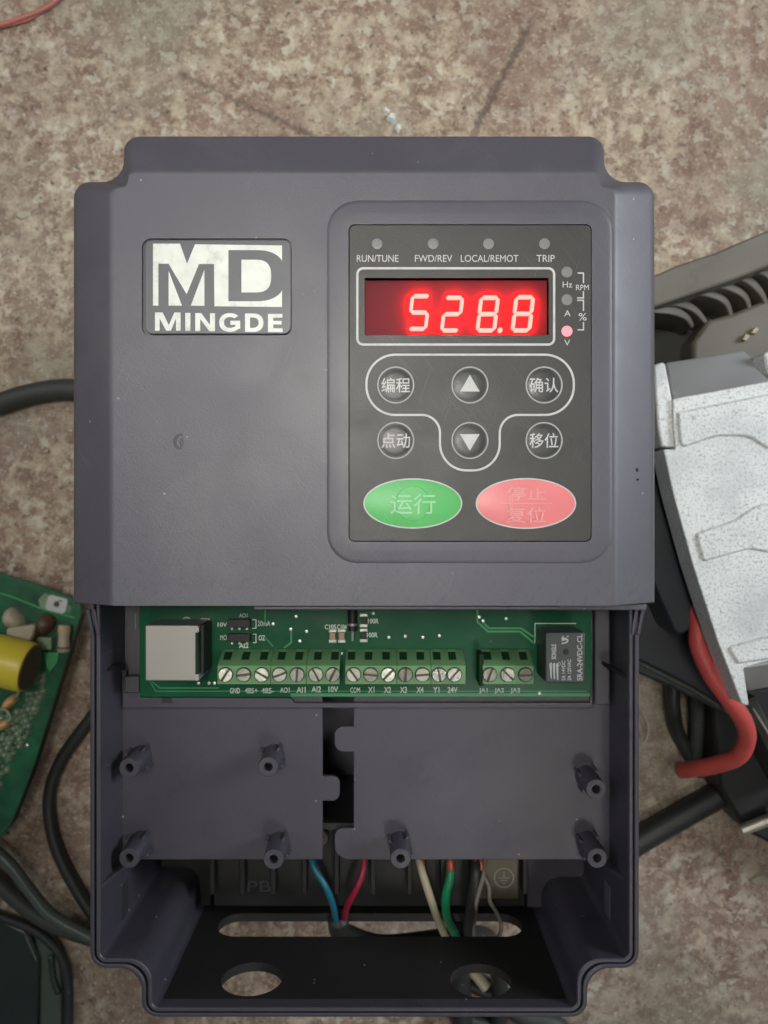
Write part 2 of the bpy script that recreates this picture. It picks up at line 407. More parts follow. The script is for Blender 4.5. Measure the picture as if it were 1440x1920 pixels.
# two long scuffs worn into the stone
sp = nt.nodes.new('ShaderNodeSeparateXYZ'); nt.links.new(cw, sp.inputs[0])
def scuff(base, p0, p1, wd, amt):
    (x0, y0), (x1, y1) = W(*p0, 0), W(*p1, 0); x0, y0, x1, y1 = [q*MM for q in (x0, y0, x1, y1)]
    L = math.hypot(x1-x0, y1-y0); nx, ny = -(y1-y0)/L, (x1-x0)/L; c = -(nx*x0+ny*y0); tx, ty = (x1-x0)/L, (y1-y0)/L
    def lin(a, b_, c_):
        m1 = nt.nodes.new('ShaderNodeMath'); m1.operation = 'MULTIPLY_ADD'; nt.links.new(sp.outputs[0], m1.inputs[0]); m1.inputs[1].default_value = a; m1.inputs[2].default_value = c_
        m2 = nt.nodes.new('ShaderNodeMath'); m2.operation = 'MULTIPLY_ADD'; nt.links.new(sp.outputs[1], m2.inputs[0]); m2.inputs[1].default_value = b_; nt.links.new(m1.outputs[0], m2.inputs[2]); return m2.outputs[0]
    d = nt.nodes.new('ShaderNodeMath'); d.operation = 'ABSOLUTE'; nt.links.new(lin(nx, ny, c-.0018), d.inputs[0])
    a1 = ramp(nt, d.outputs[0], wd*.3, wd, 1, 0)
    t = lin(tx, ty, -(tx*x0+ty*y0)); a2 = ramp(nt, t, 0, .01); a3 = ramp(nt, t, L-.01, L, 1, 0)
    mm = nt.nodes.new('ShaderNodeMath'); mm.operation = 'MULTIPLY'; nt.links.new(a1, mm.inputs[0]); nt.links.new(a2, mm.inputs[1])
    mn = nt.nodes.new('ShaderNodeMath'); mn.operation = 'MULTIPLY'; nt.links.new(mm.outputs[0], mn.inputs[0]); nt.links.new(a3, mn.inputs[1])
    return mixc(nt, ramp(nt, mn.outputs[0], 0, 1, 0, amt), base, (.085, .062, .048))
base = scuff(base, (1010, 10), (880, 260), .0022, .75)
base = scuff(base, (330, 125), (640, 270), .0018, .60)
nt.links.new(base, b.inputs['Base Color']); b.inputs['Roughness'].default_value = .6; b.inputs['Specular IOR Level'].default_value = .35
bump(nt, b, nB, .35, .0006); M['granite'] = m

# ------------------------------------------------------------------ floor
fl = build('floor', ([(-1500,-1500,0),(1500,-1500,0),(1500,1500,0),(-1500,1500,0)], [(0,1,2,3)]), M['granite']); tag(fl, kind='structure')

# ------------------------------------------------------------------ the drive
X0, X1, YB, YT = -85.3, 74.4, -146.6, 103.2
DR = empty('variable_frequency_drive', (-5.4, -22, 0), 'grey violet motor drive box with red 528.8 display and its lower cover removed', 'motor drive')

# --- front cover
YC = -25.2      # open lower end of the lid
def lid_loop(inset, yin=None, rs=1.0):
    i = inset; yi = min(inset, .6) if yin is None else yin
    x0, x1, yt, yb = X0+i, X1-i, YT-i, YC+yi; nx, ny = 14.2-i*.72, 13.0-i*.64
    rc = max(.4, 4.2-i*.15); rv = 6.0+i*.35
    pts = [(x0, yb), (x1, yb), (x1, yt-ny), (x1-nx, yt-ny), (x1-nx, yt), (x0+nx, yt), (x0+nx, yt-ny), (x0, yt-ny)]
    return roundpoly(pts, [.3, .3, rc, rv, rc, rc, rv, rc], 8)
ZF = 137.0
def L3(l, z): return [(x, y, z) for x, y in l]
prof = [(2.2, 128), (2.2, 117.2), (0.0, 117.2), (0.0, 126.5), (.35, 128.2), (1.1, 129.5), (2.3, 130.5), (11.5, 135.7), (12.8, 136.5), (13.6, 136.9), (14.1, 137.0), (14.5, 137.0)]
lp = [L3(lid_loop(i, yin=(2.0 if k < 2 else None)), z) for k, (i, z) in enumerate(prof)]
v1_, f1_ = rings(lp)
# inner ceiling
vi, fi = fill(lid_loop(2.2, 2.0), (), 128.0)
# outer face with two openings
def pxrect(x0, y0, x1, y1, z, r): 
    a = W(x0, y1, z); b_ = W(x1, y0, z); return rrect(a[0], a[1], b_[0], b_[1], r)
plat = pxrect(613, 376, 1147, 1056, ZF, 8.0); badge_hole = pxrect(266, 447, 548, 630, ZF, 2.4)
face = lid_loop(14.5)
vf_, ff_ = fill(face, [plat, badge_hole], ZF)
# raised keypad surround: rings of plateau
def insetrect(d, z): 
    a = W(613, 1056, ZF); b_ = W(1147, 376, ZF); return [(x, y, z) for x, y in rrect(a[0]+d, a[1]+d, b_[0]-d, b_[1]-d, 8.0-d*.55, 6)]
ZP = 137.42
kx0, ky0 = W(653.5, 1016, ZP); kx1, ky1 = W(1109.5, 420.5, ZP)
inner = rrect(kx0, ky0, kx1, ky1, 1.6, 6)
pl = rings([insetrect(0, ZF), insetrect(.15, ZF+.10), insetrect(.9, ZF+.20), insetrect(2.4, ZP-.10), insetrect(3.2, ZP-.03), insetrect(3.7, ZP)])
plv, plf = fill([p[:2] for p in insetrect(3.7, ZP)], [inner], ZP)
iw = rings([L3(inner, ZP), L3(inner, ZP-3.4)], cap1=True)
bh = rings([L3(badge_hole, ZF), L3([(x, y) for x, y in badge_hole], ZF-.9)], cap1=True)
cover = build('front_cover', merge((v1_, f1_), (vi, fi), (vf_, ff_), pl, (plv, plf), iw, bh), M['cover'], DR, smooth=True, angle=28)
# lip under the lid's open end
build('cover_lip', box(W(900,0,ZF)[0]-60, W(1042,0,130)[0], YC-.9, YC+.2, 122, 134.0), M['cover'], cover, bevel=.3)
build('cover_lip', box(W(1040,0,128)[0], W(1205,0,126)[0], YC-1.6, YC+.2, 119, 129.5), M['cover'], cover, bevel=.4)
# chipped dent in the lid
dx, dy = W(337, 828, ZF)
DM = plastic('scuffed plastic', (.018,.018,.024), .35, .5, big=900)
cres = [(dx+1.75*math.cos(t_), dy+2.1*math.sin(t_)) for t_ in [PI*(.35+1.25*k/14) for k in range(15)]]+[(dx+.35+1.15*math.cos(t_), dy+1.5*math.sin(t_)) for t_ in [PI*(1.6-1.25*k/14) for k in range(15)]]
build('dent_mark', fill(cres, (), ZF+.04), DM, cover)
build('dent_mark', fill([(dx+.5+.55*math.cos(t_), dy-.2+1.2*math.sin(t_)) for t_ in [2*PI*k/12 for k in range(12)]], (), ZF+.045), DM, cover)
for px, py, r in ((1194, 881, .55), (1196, 899, .3)):
    zz = 132.9; x, y = W(px, py, zz); build('speck', lathe(x, y, [(r, zz), (r*.8, zz+.3), (.1, zz+.4)], 10), M['groove'], cover, smooth='all')

# --- badge
zb = ZF+.25
bd = build('name_badge', prism(pxrect(272, 451, 545, 626, zb, 1.9), ZF-.8, zb), M['badge'], DR, bevel=.18)
def z1(px, py): return (120+px/2.6667, 230+py/2.6667)      # coordinates read off an enlarged crop
def poly_print(name, loop, mat, z, holes=()):
    return build(name, fill([W(*z1(*p), z) for p in loop], [[W(*z1(*p), z) for p in h] for h in holes], z), mat, bd)
# silver field drawn as cut-outs round the two letters
zl = zb+.04
fieldpts = [(445,605),(580,605),(615,705),(655,608),(1090,614),(1090,698)]
def sup(cx, cy, rx, ry, a0, a1, n=14, e=2.6):
    o = []
    for k in range(n+1):
        a = a0+(a1-a0)*k/n; c, s = math.cos(a), math.sin(a)
        o.append((cx+rx*abs(c)**(2/e)*(1 if c >= 0 else -1), cy-ry*abs(s)**(2/e)*(1 if s >= 0 else -1)))
    return o
Dout = [(822,893),(822,637)]+[p for p in sup(960, 765, 150, 128, PI/2, -PI/2, 24, 2.4)]
Dclip = [(min(x, 1090.0), y) for x, y in Dout]
top_right = [p for p in Dclip if p[1] <= 765 and p[0] > 822]
bot_right = [p for p in Dclip if p[1] > 765 and p[0] > 822]
# piece A: everything left of / above D, as one outline without overlaps
A = [(445,605),(580,605),(615,705),(655,608),(1090,614)]+[(1090, min(p[1] for p in top_right if p[0] >= 1089.9) )]
A += [p for p in reversed(top_right) if p[0] < 1089.9]+[(822,637),(822,893)]
A += [p for p in reversed([q for q in bot_right if q[0] < 1089.9])]+[(1090, max(p[1] for p in bot_right if p[0] >= 1089.9)), (1090,922),(752,918),(750,707),(675,707),(613,858),(523,705),(472,705),(472,915),(445,914)]
poly_print('emblem', A, M['silver'], zl)
poly_print('emblem', [(887,849),(887,685)]+sup(960, 767, 76, 82, PI/2, -PI/2, 16, 2.6), M['silver'], zl)
poly_print('emblem', [(523,740),(590,915),(523,915)], M['silver'], zl)
poly_print('emblem', [(702,735),(702,916),(634,915)], M['silver'], zl)
yA, yB_ = 950.0, 1044.0
def L_(pts, holes=()): poly_print('lettering', pts, M['silver'], zl, holes)
L_([(455,949),(493,949),(524,1012),(552,949),(583,949),(583,1040),(560,1040),(560,978),(535,1040),(511,1040),(478,978),(478,1040),(455,1040)])
L_([(606,951),(632,951),(632,1041),(606,1041)])
L_([(656,952),(686,952),(730,1012),(730,953),(755,953),(755,1043),(727,1043),(681,982),(681,1042),(656,1042)])
go = sup(830, 999, 54, 47, math.radians(42), math.radians(318), 26, 2.2); gi_ = sup(830, 999, 30, 27, math.radians(318), math.radians(46), 22, 2.2)
L_([(x, y) for x, y in go if y < 999 or x < 872]+[(881,1030),(881,990),(832,990),(832,1011),(857,1011),(857,1019)]+[(x, y) for x, y in gi_ if not (y > 1016 and x > 846)])
dI = sup(945, 1000, 52, 46, PI/2, -PI/2, 18, 2.3); dO = sup(943, 1000, 30, 26, PI/2, -PI/2, 14, 2.3)
L_([(905,1046),(905,954)]+dI, [[(930,1026),(930,974)]+dO])
L_([(1020,956),(1092,956),(1092,975),(1046,975),(1046,991),(1088,991),(1088,1009),(1046,1009),(1046,1028),(1093,1028),(1093,1047),(1020,1047)])

# --- keypad
ZK = ZP+.05
wx0, wy1 = W(684, 521, ZK); wx1, wy0 = W(1029, 628, ZK)
kp = build('keypad', prism(rrect(kx0+.25, ky0+.25, kx1-.25, ky1-.25, 1.5, 6), ZP-3.3, ZK, [[(wx0,wy0),(wx1,wy0),(wx1,wy1),(wx0,wy1)]]), M['panel'], DR, bevel=.12)
zt = ZK+.03
for s, x0, y0, x1, y1 in (('RUN/TUNE',669,478,747,491),('FWD/REV',778,478,848,491),('LOCAL/REMOT',864,478,972,491),('TRIP',1006,478,1040,491),
                        ('Hz',1055,528,1073,539),('A',1058,582,1070,593),('V',1058,637,1069,648),('RPM',1080,534,1104,544),('%',1085,587,1100,601)):
    build('legend', text_box(s, x0, y0, x1, y1, zt), M['legend'], kp)
for x, y in ((707,457),(812,457),(916,457),(1021,457),(1063,510),(1063,562)):
    X, Y = W(x, y, ZK); build('indicator_lamp', lathe(X, Y, [(1.42, ZK-.2), (1.42, ZK+.02), (1.3, ZK+.06), (.6, ZK+.09)], 24), M['lens_off'], kp, smooth=True)
X, Y = W(1063, 621, ZK); lit = build('indicator_lamp', lathe(X, Y, [(1.42, ZK-.2), (1.42, ZK+.02), (1.3, ZK+.08), (.6, ZK+.12)], 24), M['led_on'], kp, smooth=True); lit['label'] = 'lit pink red indicator'
lw = 4.2*(H-ZK)/F
build('frame_line', stroke(WP([(668+a, 501+b) for a, b in rrect(2, 2, 371, 145, 11, 6)], zt), lw, zt, True), M['legend'], kp)
opts = [(687,665),(1076,665),(1076,778),(937,778),(937,882),(825,882),(825,778),(687,778)]
build('frame_line', stroke(WP(roundpoly(opts, [56.4,56.4,56.4,34,56,56,34,56.4], 14), zt), lw*.95, zt, True), M['legend'], kp)
for pth in ([(1083,512),(1094,512),(1094,531)], [(1094,546),(1094,558.5),(1082,558.5)], [(1082,563),(1094,563),(1094,583)], [(1094,604),(1094,618.5),(1083,618.5)]):
    build('bracket_line', stroke(WP(pth, zt), lw*.55, zt), M['legend'], kp)
# display: recessed backing and solid glowing segments
ds = build('display', merge(box(wx0-.2, wx1+.2, wy0-.2, wy1+.2, ZK-2.6, ZK-2.2)), M['window'], DR)
build('display_rim', merge(rings([L3([(wx0,wy0),(wx1,wy0),(wx1,wy1),(wx0,wy1)], ZK-.12), L3([(wx0,wy0),(wx1,wy0),(wx1,wy1),(wx0,wy1)], ZK-2.2)])), M['window'], ds)
DZ = ZK-.9
def seg_mesh(pts):
    return prism(WP(pts, DZ), ZK-2.15, DZ)
def digit(left, on, top=554.0, bot=622.0):
    Wd, Hh, sl, t = 38.0, bot-top, 8.0, 6.5
    def P(u, v): return (left+u+sl*(1-v/Hh), top+v)      # v from the top
    h = t/2; g = .9; mid = Hh/2
    def hor(v0):
        return [P(h+g, v0), P(t+g, v0-h), P(Wd-t-g, v0-h), P(Wd-h-g, v0), P(Wd-t-g, v0+h), P(t+g, v0+h)]
    def ver(u0, va, vb):
        return [P(u0, va+g), P(u0+h, va+h+g), P(u0+h, vb-h-g), P(u0, vb-g), P(u0-h, vb-h-g), P(u0-h, va+h+g)]
    S = {'a': hor(h), 'g': hor(mid), 'd': hor(Hh-h), 'f': ver(h, h, mid), 'b': ver(Wd-h, h, mid), 'e': ver(h, mid, Hh-h), 'c': ver(Wd-h, mid, Hh-h)}
    for k in on: build('segment', seg_mesh(S[k]), M['segment'], ds)
digit(763, 'afgcd', 551, 619); digit(825, 'abged', 554, 622); digit(892, 'abcdefg', 554, 622); digit(958, 'abcdefg', 553, 622)
X, Y = W(938, 618.5, DZ); build('decimal_point', lathe(X, Y, [(.62, ZK-2.15), (.62, DZ)], 14), M['segment'], ds)

# round push buttons with printed rings and signs
def button(px, py, sign):
    X, Y = W(px, py, ZK); s = (H-ZK)/F; r = 34*s
    b_ = build('push_button', lathe(X, Y, [(r, ZK-.3), (r, ZK+.02), (r*.96, ZK+.14), (r*.93, ZK+.05), (r*.90, ZK-.02), (r*.84, ZK+.06), (r*.70, ZK+.17), (r*.5, ZK+.22), (r*.25, ZK+.24), (.02, ZK+.25)], 40), M['button'], DR, smooth='all')
    build('ring_line', stroke(circle(X, Y, r*.985, 48), 2.6*s, ZK+.16, True), M['legend_dim'], b_)
    z = ZK+.27
    if sign == 'up': build('arrow', fill(WP([(px-18.5, py+12), (px+18.5, py+12), (px, py-19)], z), (), z), M['legend'], b_)
    elif sign == 'down': build('arrow', fill(WP([(px-18.5, py-12), (px, py+19), (px+18.5, py-12)], z), (), z), M['legend'], b_)
    else: build('legend', text_box(sign, px-27, py-14, px+27, py+14, z, bold=.006), M['legend'], b_)
for px, py, s in ((742,722,'编程'), (881,722,'up'), (1020,722,'确认'), (742,826,'点动'), (881,826,'down'), (1020,826,'移位')): button(px, py, s)
def oval(px, py, a, b2, mat, dome):
    X, Y = W(px, py, ZK); s = (H-ZK)/F
    R_ = [circle(X, Y, a*s*k, 64, b2*s*k) for k in (1.0, 1.0, .985)]
    o = build('oval_button', merge(rings([L3(R_[0], ZK-.2), L3(R_[1], ZK+.05), L3(R_[2], ZK+.09)], cap1=True)), mat, DR, smooth=True)
    build('rim_line', stroke(circle(X, Y, a*s, 72, b2*s), 2.4*s, ZK+.12, True), M['legend'], o)
    r = 34*s
    if dome: build('button_dome', lathe(X, Y, [(r, ZK+.05), (r*.97, ZK+.12), (r*.9, ZK+.17), (r*.6, ZK+.20), (r*.3, ZK+.21), (.02, ZK+.21)], 40), mat, o, smooth='all')
    return o
g_ = oval(774, 944, 91.5, 46, M['green_key'], True)
build('legend', text_box('运行', 732, 926, 817, 964, ZK+.27, bold=.006), M['green_faint'], g_)
r_ = oval(986, 944, 93, 46.5, M['red_key'], True)
build('legend', text_box('停止', 949, 913, 1024, 938, ZK+.27, bold=.004), M['red_faint'], r_)
build('legend', text_box('复位', 949, 951, 1024, 980, ZK+.27, bold=.004), M['red_faint'], r_)
build('divider_line', stroke(WP([(937,944),(1035,944)], ZK+.24), .25, ZK+.24), M['red_faint'], r_)

# --- housing: open tray with a double lipped rim
def base_loop(i, z=None):
    x0, x1, yt, yb = X0+i, X1-i-.4, YT-1-i, YB+i; nx, ny = 15.0, 14.2
    nyt = 13.5
    rc = max(.5, 4.6-i*.8); rv = 9.0+i*.9; rt = 6+i*.5
    k = 18.0
    pts = [(x0+nx, yb), (x1-nx, yb), (x1-nx, yb+ny), (x1, yb+ny), (x1, yt-nyt), (x1-nx, yt-nyt), (x1-nx, yt), (x0+nx, yt), (x0+nx, yt-nyt), (x0, yt-nyt), (x0, yb+ny), (x0+nx, yb+ny)]
    return roundpoly(pts, [rc, rc, rv, rc, rc, rt, rc, rc, rt, rc, rc, rv], 8)
zr = 116.0; ZFLOOR = 50.0
# wall without the straight bottom run (the black entry plate closes it)
hp = [(0, 40), (0, zr-.6), (.35, zr-.1), (.6, zr), (1.15, zr), (1.35, zr-.15), (1.4, zr-1.6), (2.0, zr-1.6), (2.05, zr+.1), (2.25, zr+.35), (2.9, zr+.35), (3.15, zr+.1), (3.2, zr-.4), (3.2, ZFLOOR)]
loops = [L3(base_loop(i), z) for i, z in hp]; n = len(loops[0])
V, Fc = rings(loops)
# drop bottom faces: between point 8 (end of first corner) and 9 (start of second) on tall faces
keep = []
for f in Fc:
    k, i = f[0]//n, f[0] % n
    if i == 8 and k in (0, 12): continue
    keep.append(f)
# rim skirt pieces that stop at z 110 / 111.5 above the plate
for k, z in ((1, zr-3.5), (12, zr-3.8)):
    a, b_ = loops[k][8], loops[k][9]; q = len(V); V += [a, b_, (b_[0], b_[1], z), (a[0], a[1], z)]; keep.append((q, q+1, q+2, q+3))
vfl, ffl = fill(base_loop(3.2), (), ZFLOOR); vfo, ffo = fill(base_loop(0), (), 40.0)
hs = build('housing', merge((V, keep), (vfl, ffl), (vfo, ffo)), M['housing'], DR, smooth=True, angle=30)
# end plate with cable slot and two round openings
gy0, gy1 = YB+.25, YB+3.1
gx0, gx1 = X0+15+4.6-.5, X1-.4-15-4.6+.5
slot = rrect(-57.6, 63.6, 48.0, 78.6, 7.4, 10); h1 = circle(-40.6, 102.2, 9.4, 36, 8.6); h2 = circle(29.6, 103.0, 9.3, 36, 8.6)
build('cable_entry_plate', prism([(gx0, 40.2), (gx1, 40.2), (gx1, zr-3.6), (gx0, zr-3.6)], gy0, gy1, [slot, h1, h2], tf=lambda x, z, y: (x, y, z)), M['gland'], DR)
# inner deck plates
ZD = 97.0; s_ = (H-ZD)/F
def deck(pts, rad, z1_=ZD, th=1.6):
    return prism(roundpoly(WP(pts, z1_), rad, 8), z1_-th, z1_)
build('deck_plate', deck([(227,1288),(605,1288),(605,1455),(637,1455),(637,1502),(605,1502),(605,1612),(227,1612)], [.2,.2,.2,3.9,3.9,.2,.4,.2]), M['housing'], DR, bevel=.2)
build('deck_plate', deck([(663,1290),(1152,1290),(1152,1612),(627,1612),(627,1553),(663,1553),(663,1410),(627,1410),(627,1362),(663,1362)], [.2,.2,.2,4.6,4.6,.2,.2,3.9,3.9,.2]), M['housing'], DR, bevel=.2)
build('deck_ledge', box(X0+3.3, X1-3.7, W(0,1290,ZD)[1], 60, ZD-3.2, ZD-1.7), M['housing'], DR)
# raised frame step round the circuit board
zs = 98.6
build('board_frame', prism(WP([(232,1268),(262,1268),(262,1308),(545,1308),(552,1318),(1107,1318),(1107,1100),(1112,1100),(1112,1328),(228,1328)], zs), ZD-.5, zs), M['housing'], DR, bevel=.25)
build('board_frame', box(W(1115,0,101)[0], W(1144,0,101)[0], W(0,1322,101)[1], 60, ZD-.4, 101), M['housing'], DR, bevel=.4)
build('board_frame', box(W(233,0,100)[0], W(261,0,100)[0], W(0,1300,100)[1], W(0,1268,100)[1], ZD-.4, 100), M['housing'], DR, bevel=.4)
build('clip_slot', box(*[W(303,0,zs+.1)[0], W(323,0,zs+.1)[0]], W(0,1318,zs)[1], W(0,1308,zs)[1], zs-.5, zs+.08), M['groove'], DR)  # raised dark plate, the slot's shade is in its colour
build('clip_slot', box(W(212,0,99)[0], W(234,0,99)[0], W(0,1322,99)[1], W(0,1258,99)[1], 97.1, 97.6), M['groove'], DR)  # same: shade painted by a dark plate above the deck
# screw bosses with gusset ribs
def boss(px, py, zt_=109.0, ridge=True):
    X, Y = W(px, py, zt_); r = 3.0
    o = build('screw_boss', lathe(X, Y, [(r*1.12, ZD-.5), (r*1.02, zt_-.3), (r*.96, zt_), (1.35, zt_), (1.25, zt_-.3), (1.2, zt_-6)], 24, cap0=False), M['housing'], DR, smooth=True)
    build('boss_hole', lathe(X, Y, [(1.2, zt_-6), (1.2, zt_-5.9)], 16), M['hole'], o)
    for k in range(4):
        a = PI/4+k*PI/2+.2; c, s = math.cos(a), math.sin(a)
        q = [(r*.9, -.4), (r*1.45, -.4), (r*1.45, .4), (r*.9, .4)]
        build('gusset', prism([(X+x*c-y*s, Y+x*s+y*c) for x, y in q], ZD-.5, ZD+5.5), M['housing'], o, bevel=.15)
for p in ((242,1440), (503,1438), (242,1609), (513,1611), (751,1610), (1118,1480), (1120,1609)): boss(*p)
# wall clips and stays
def bar3(p, q, wd, ht): 
    p, q = Vector(p), Vector(q); d = (q-p); d.z = 0; n_ = Vector((-d.y, d.x, 0)).normalized()*wd/2
    vs = []
    for e in (p, q):
        for sg in (1, -1):
            for h_ in (0, -ht): vs.append(tuple(e+n_*sg+Vector((0, 0, h_))))
    return vs, [(0,1,3,2),(4,5,7,6),(0,1,5,4),(2,3,7,6),(0,2,6,4),(1,3,7,5)]
build('stay_rib', bar3(W3(236,1626,103), W3(189,1664,115.6), 1.3, 9), M['housing'], DR, bevel=.2)
build('stay_rib', bar3(W3(1135,1626,103), W3(1190,1662,115.6), 1.3, 9), M['housing'], DR, bevel=.2)
build('stay_rib', bar3(W3(175,1263,115.5), W3(215,1252,108), 1.2, 7), M['black'], DR, bevel=.2)
build('stay_rib', bar3(W3(1183,1272,115.5), W3(1140,1250,108), 1.2, 7), M['black'], DR, bevel=.2)
build('stay_rib', box(W(1172,0,112)[0], W(1190,0,112)[0], W(0,1661,112)[1], W(0,1656,112)[1], 108, 112), M['badge'], DR, bevel=.2)
for sx in ((1197,1190,1206,1143), (1186,1190,1194,1143), (173,1190,164,1143), (184,1190,175,1143)):
    build('rim_flare', bar3(W3(sx[0],sx[1],116.5), W3(sx[2],sx[3],117.0), 1.0, 6), M['housing'], hs, bevel=.15)
# thin plates on the side walls; their tones paint the slots' shade and light
build('wall_slot', box(X0+3.1, X0+3.35, -128, -117.5, 92, 98), M['groove'], hs)
build('wall_slot', box(X1-3.75, X1-3.5, -128, -117.5, 92, 98), M['badge'], hs)
# lifted rim ends beside the lid
# power terminals deep under the deck
ZB = 70.0
tb = build('power_terminal_block', box(W(400,0,ZB)[0], W(985,0,ZB)[0], W(0,1700,ZB)[1], -100, ZFLOOR+.1, ZB), M['black'], DR, bevel=.5)
for px in (400, 456, 514, 572, 632, 700, 768, 830, 886, 983):
    x = W(px, 0, ZB+4)[0]; build('barrier', box(x-.8, x+.8, W(0,1672,ZB+4)[1], -100, ZB-.5, ZB+6), M['black'], tb, bevel=.2)
for px in (428, 485, 543, 602, 666, 734, 799, 858):
    x = W(px, 0, ZB)[0]; build('clamp_screw', lathe(x, -113, [(3, ZB), (3, ZB+2), (2.6, ZB+2.4)], 16), M['brass'], tb, smooth=True)
build('lettering', text_box('PB', 464, 1652, 508, 1672, ZB+.06), M['housing'], tb)
build('earth_plate', box(W(896,0,ZB+1)[0], W(972,0,ZB+1)[0], W(0,1685,ZB+1)[1], -104, ZB, ZB+1.2), M['brass'], tb, bevel=.3)
ex, ey = W(945, 1646, ZB+1.3); build('earth_mark', stroke(circle(ex, ey, 3.3, 30), .35, ZB+1.3, True), M['legend_dim'], tb)
for a_, b_, c_ in ((0, 2.2, 0), (-1.5, 0, 1.5), ): pass
build('earth_mark', merge(stroke([(ex, ey+2.2), (ex, ey)], .3, ZB+1.3), stroke([(ex-1.9, ey), (ex+1.9, ey)], .3, ZB+1.3), stroke([(ex-1.2, ey-.9), (ex+1.2, ey-.9)], .3, ZB+1.3), stroke([(ex-.5, ey-1.8), (ex+.5, ey-1.8)], .3, ZB+1.3)), M['legend_dim'], tb)
build('floor_step', box(W(988,0,66)[0], W(1100,0,66)[0], W(0,1702,66)[1], -100, ZFLOOR+.1, 66), M['housing'], DR, bevel=.4)
build('floor_step', box(W(300,0,58)[0], W(396,0,58)[0], W(0,1700,58)[1], -100, ZFLOOR+.1, 58), M['black'], DR, bevel=.4)
build('inner_wall', box(X0+4, X1-4.5, -100.5, -98.5, ZFLOOR+.2, ZD-1.8), M['black'], DR)

# heat sink under the housing
hk = build('heat_sink', box(X0+6, X1-6, YB+20, YT-8, 34, 39.9), M['fin'], DR)
fin = None
for k in range(14):
    x = X0+10+k*10.4
    if fin is None: fin = build('fin', box(x-.8, x+.8, YB+20, YT-8, .05, 33.9), M['fin'], hk); fx = x
    else:
        c = fin.copy(); COL.objects.link(c); c.parent = hk; c.location = fin.location+Vector(((x-fx)*MM, 0, 0))

# --- circuit board with its parts
ZPB = 100.0
pcb = build('circuit_board', box(W(262,0,ZPB)[0], W(1109,0,ZPB)[0], W(0,1307,ZPB)[1], 60, ZPB-1.6, ZPB), M['pcb'], DR, bevel=.15)
zt2 = ZPB+.03
def track(pts, wpx=3.2): build('track', stroke(WP(pts, zt2), wpx*(H-ZPB)/F, zt2), M['track'], pcb)
track([(895,1130),(895,1166),(915,1184),(975,1184),(1003,1207)], 3.6); track([(905,1166),(917,1178),(977,1178),(1003,1196)], 3.2)
track([(546,1180),(546,1205),(532,1215)]); track([(497,1195),(512,1212)], 2); track([(497,1140),(497,1170)], 2)
track([(285,1278),(300,1290),(410,1290)], 2); track([(280,1276),(292,1296),(600,1296),(1100,1296)], 1.6); track([(254,1150),(254,1180)], 2)
build('edge_line', stroke(WP([(545,1303),(1106,1303)], zt2), 1.0, zt2), M['track'], pcb)
for x, y in ((899,1157),(906,1164),(949,1160),(729,1195),(760,1193),(793,1195),(824,1192),(555,1156),(575,1184),(562,1202),(512,1170),(700,1150),(545,1180),(640,1225),(1012,1300),(392,1281),(402,1281),(372,1281)):
    X, Y = W(x, y, ZPB); build('solder_via', lathe(X, Y, [(.5, ZPB-.05), (.45, ZPB+.12), (.15, ZPB+.18)], 10), M['solder'], pcb, smooth=True)
def silk(s, x0, y0, x1, y1, rot=0, m_='silk'): build('silkscreen', text_box(s, x0, y0, x1, y1, zt2, rot=rot, bold=0 if ('M' in s or 'm' in s) else .018), M[m_], pcb)
for s, x0, y0, x1, y1 in (('GND',431,1290,450,1300),('485+',459,1290,483,1300),('485-',490,1290,514,1300),('AO1',525,1289,543,1299),('AI1',556,1288,573,1299),('AI2',584,1287,602,1298),('10V',616,1287,634,1298),
                          ('COM',657,1289,675,1299),('X1',690,1288,702,1299),('X2',720,1288,733,1299),('X3',750,1288,763,1299),('X4',781,1288,794,1299),('Y1',812,1288,824,1299),('24V',839,1288,858,1299),
                          ('JA1',898,1290,914,1301),('JA2',927,1290,945,1301),('JA3',957,1290,975,1301),
                          ('AO1',448,1150,464,1158),('20mA',483,1164,507,1174),('10V',408,1167,426,1175),('OZ',485,1191,497,1201),('MO',413,1191,425,1200),('AI2',448,1206,466,1215),
                          ('C105',609,1171,630,1180),('C104',632,1171,650,1180),('100R',690,1160,710,1169),('100R',688,1186,708,1195)):
    silk(s, x0, y0, x1, y1)
for pth in ([(473,1162),(480,1162),(480,1178),(473,1178)], [(474,1189),(480,1189),(480,1205),(474,1205)], [(377,1160),(392,1160),(392,1215)], [(1003,1205),(1003,1169),(1080,1169)], [(343,1160),(350,1157),(356,1160)]):
    build('silkscreen', stroke(WP(pth, zt2), .25, zt2), M['silk'], pcb)
def chip(cx, cy, w_, h_, vert, body, ht=1.3):
    X, Y = W(cx, cy, ZPB); a, b_ = w_*(H-ZPB)/F/2, h_*(H-ZPB)/F/2
    o = build('chip_component', box(X-a*.72, X+a*.72, Y-b_*.55, Y+b_*.55, ZPB-.05, ZPB+ht), body, pcb, bevel=.1)
    build('solder_pad', merge(box(X-a, X+a, Y+b_*.5, Y+b_, ZPB-.05, ZPB+ht*.5), box(X-a, X+a, Y-b_, Y-b_*.5, ZPB-.05, ZPB+ht*.5)), M['solder'], pcb, bevel=.2)
chip(624,1192,15,26,1,M['cap']); chip(641,1192,15,26,1,M['cap']); chip(682,1163,15,26,1,M['black'],.8); chip(682,1191,15,26,1,M['black'],.8)
X, Y = W(661, 1163, ZPB+1.5)
build('diode', tube([(X, Y+5.5, ZPB+1.5), (X, Y-3.2, ZPB+1.5)], 1.5, 14, smooth_path=False), M['black'], pcb, smooth=True)
build('diode_band', tube([(X, Y-1.6, ZPB+1.5), (X, Y-.9, ZPB+1.5)], 1.58, 14, smooth_path=False), M['tin'], pcb, smooth=True)
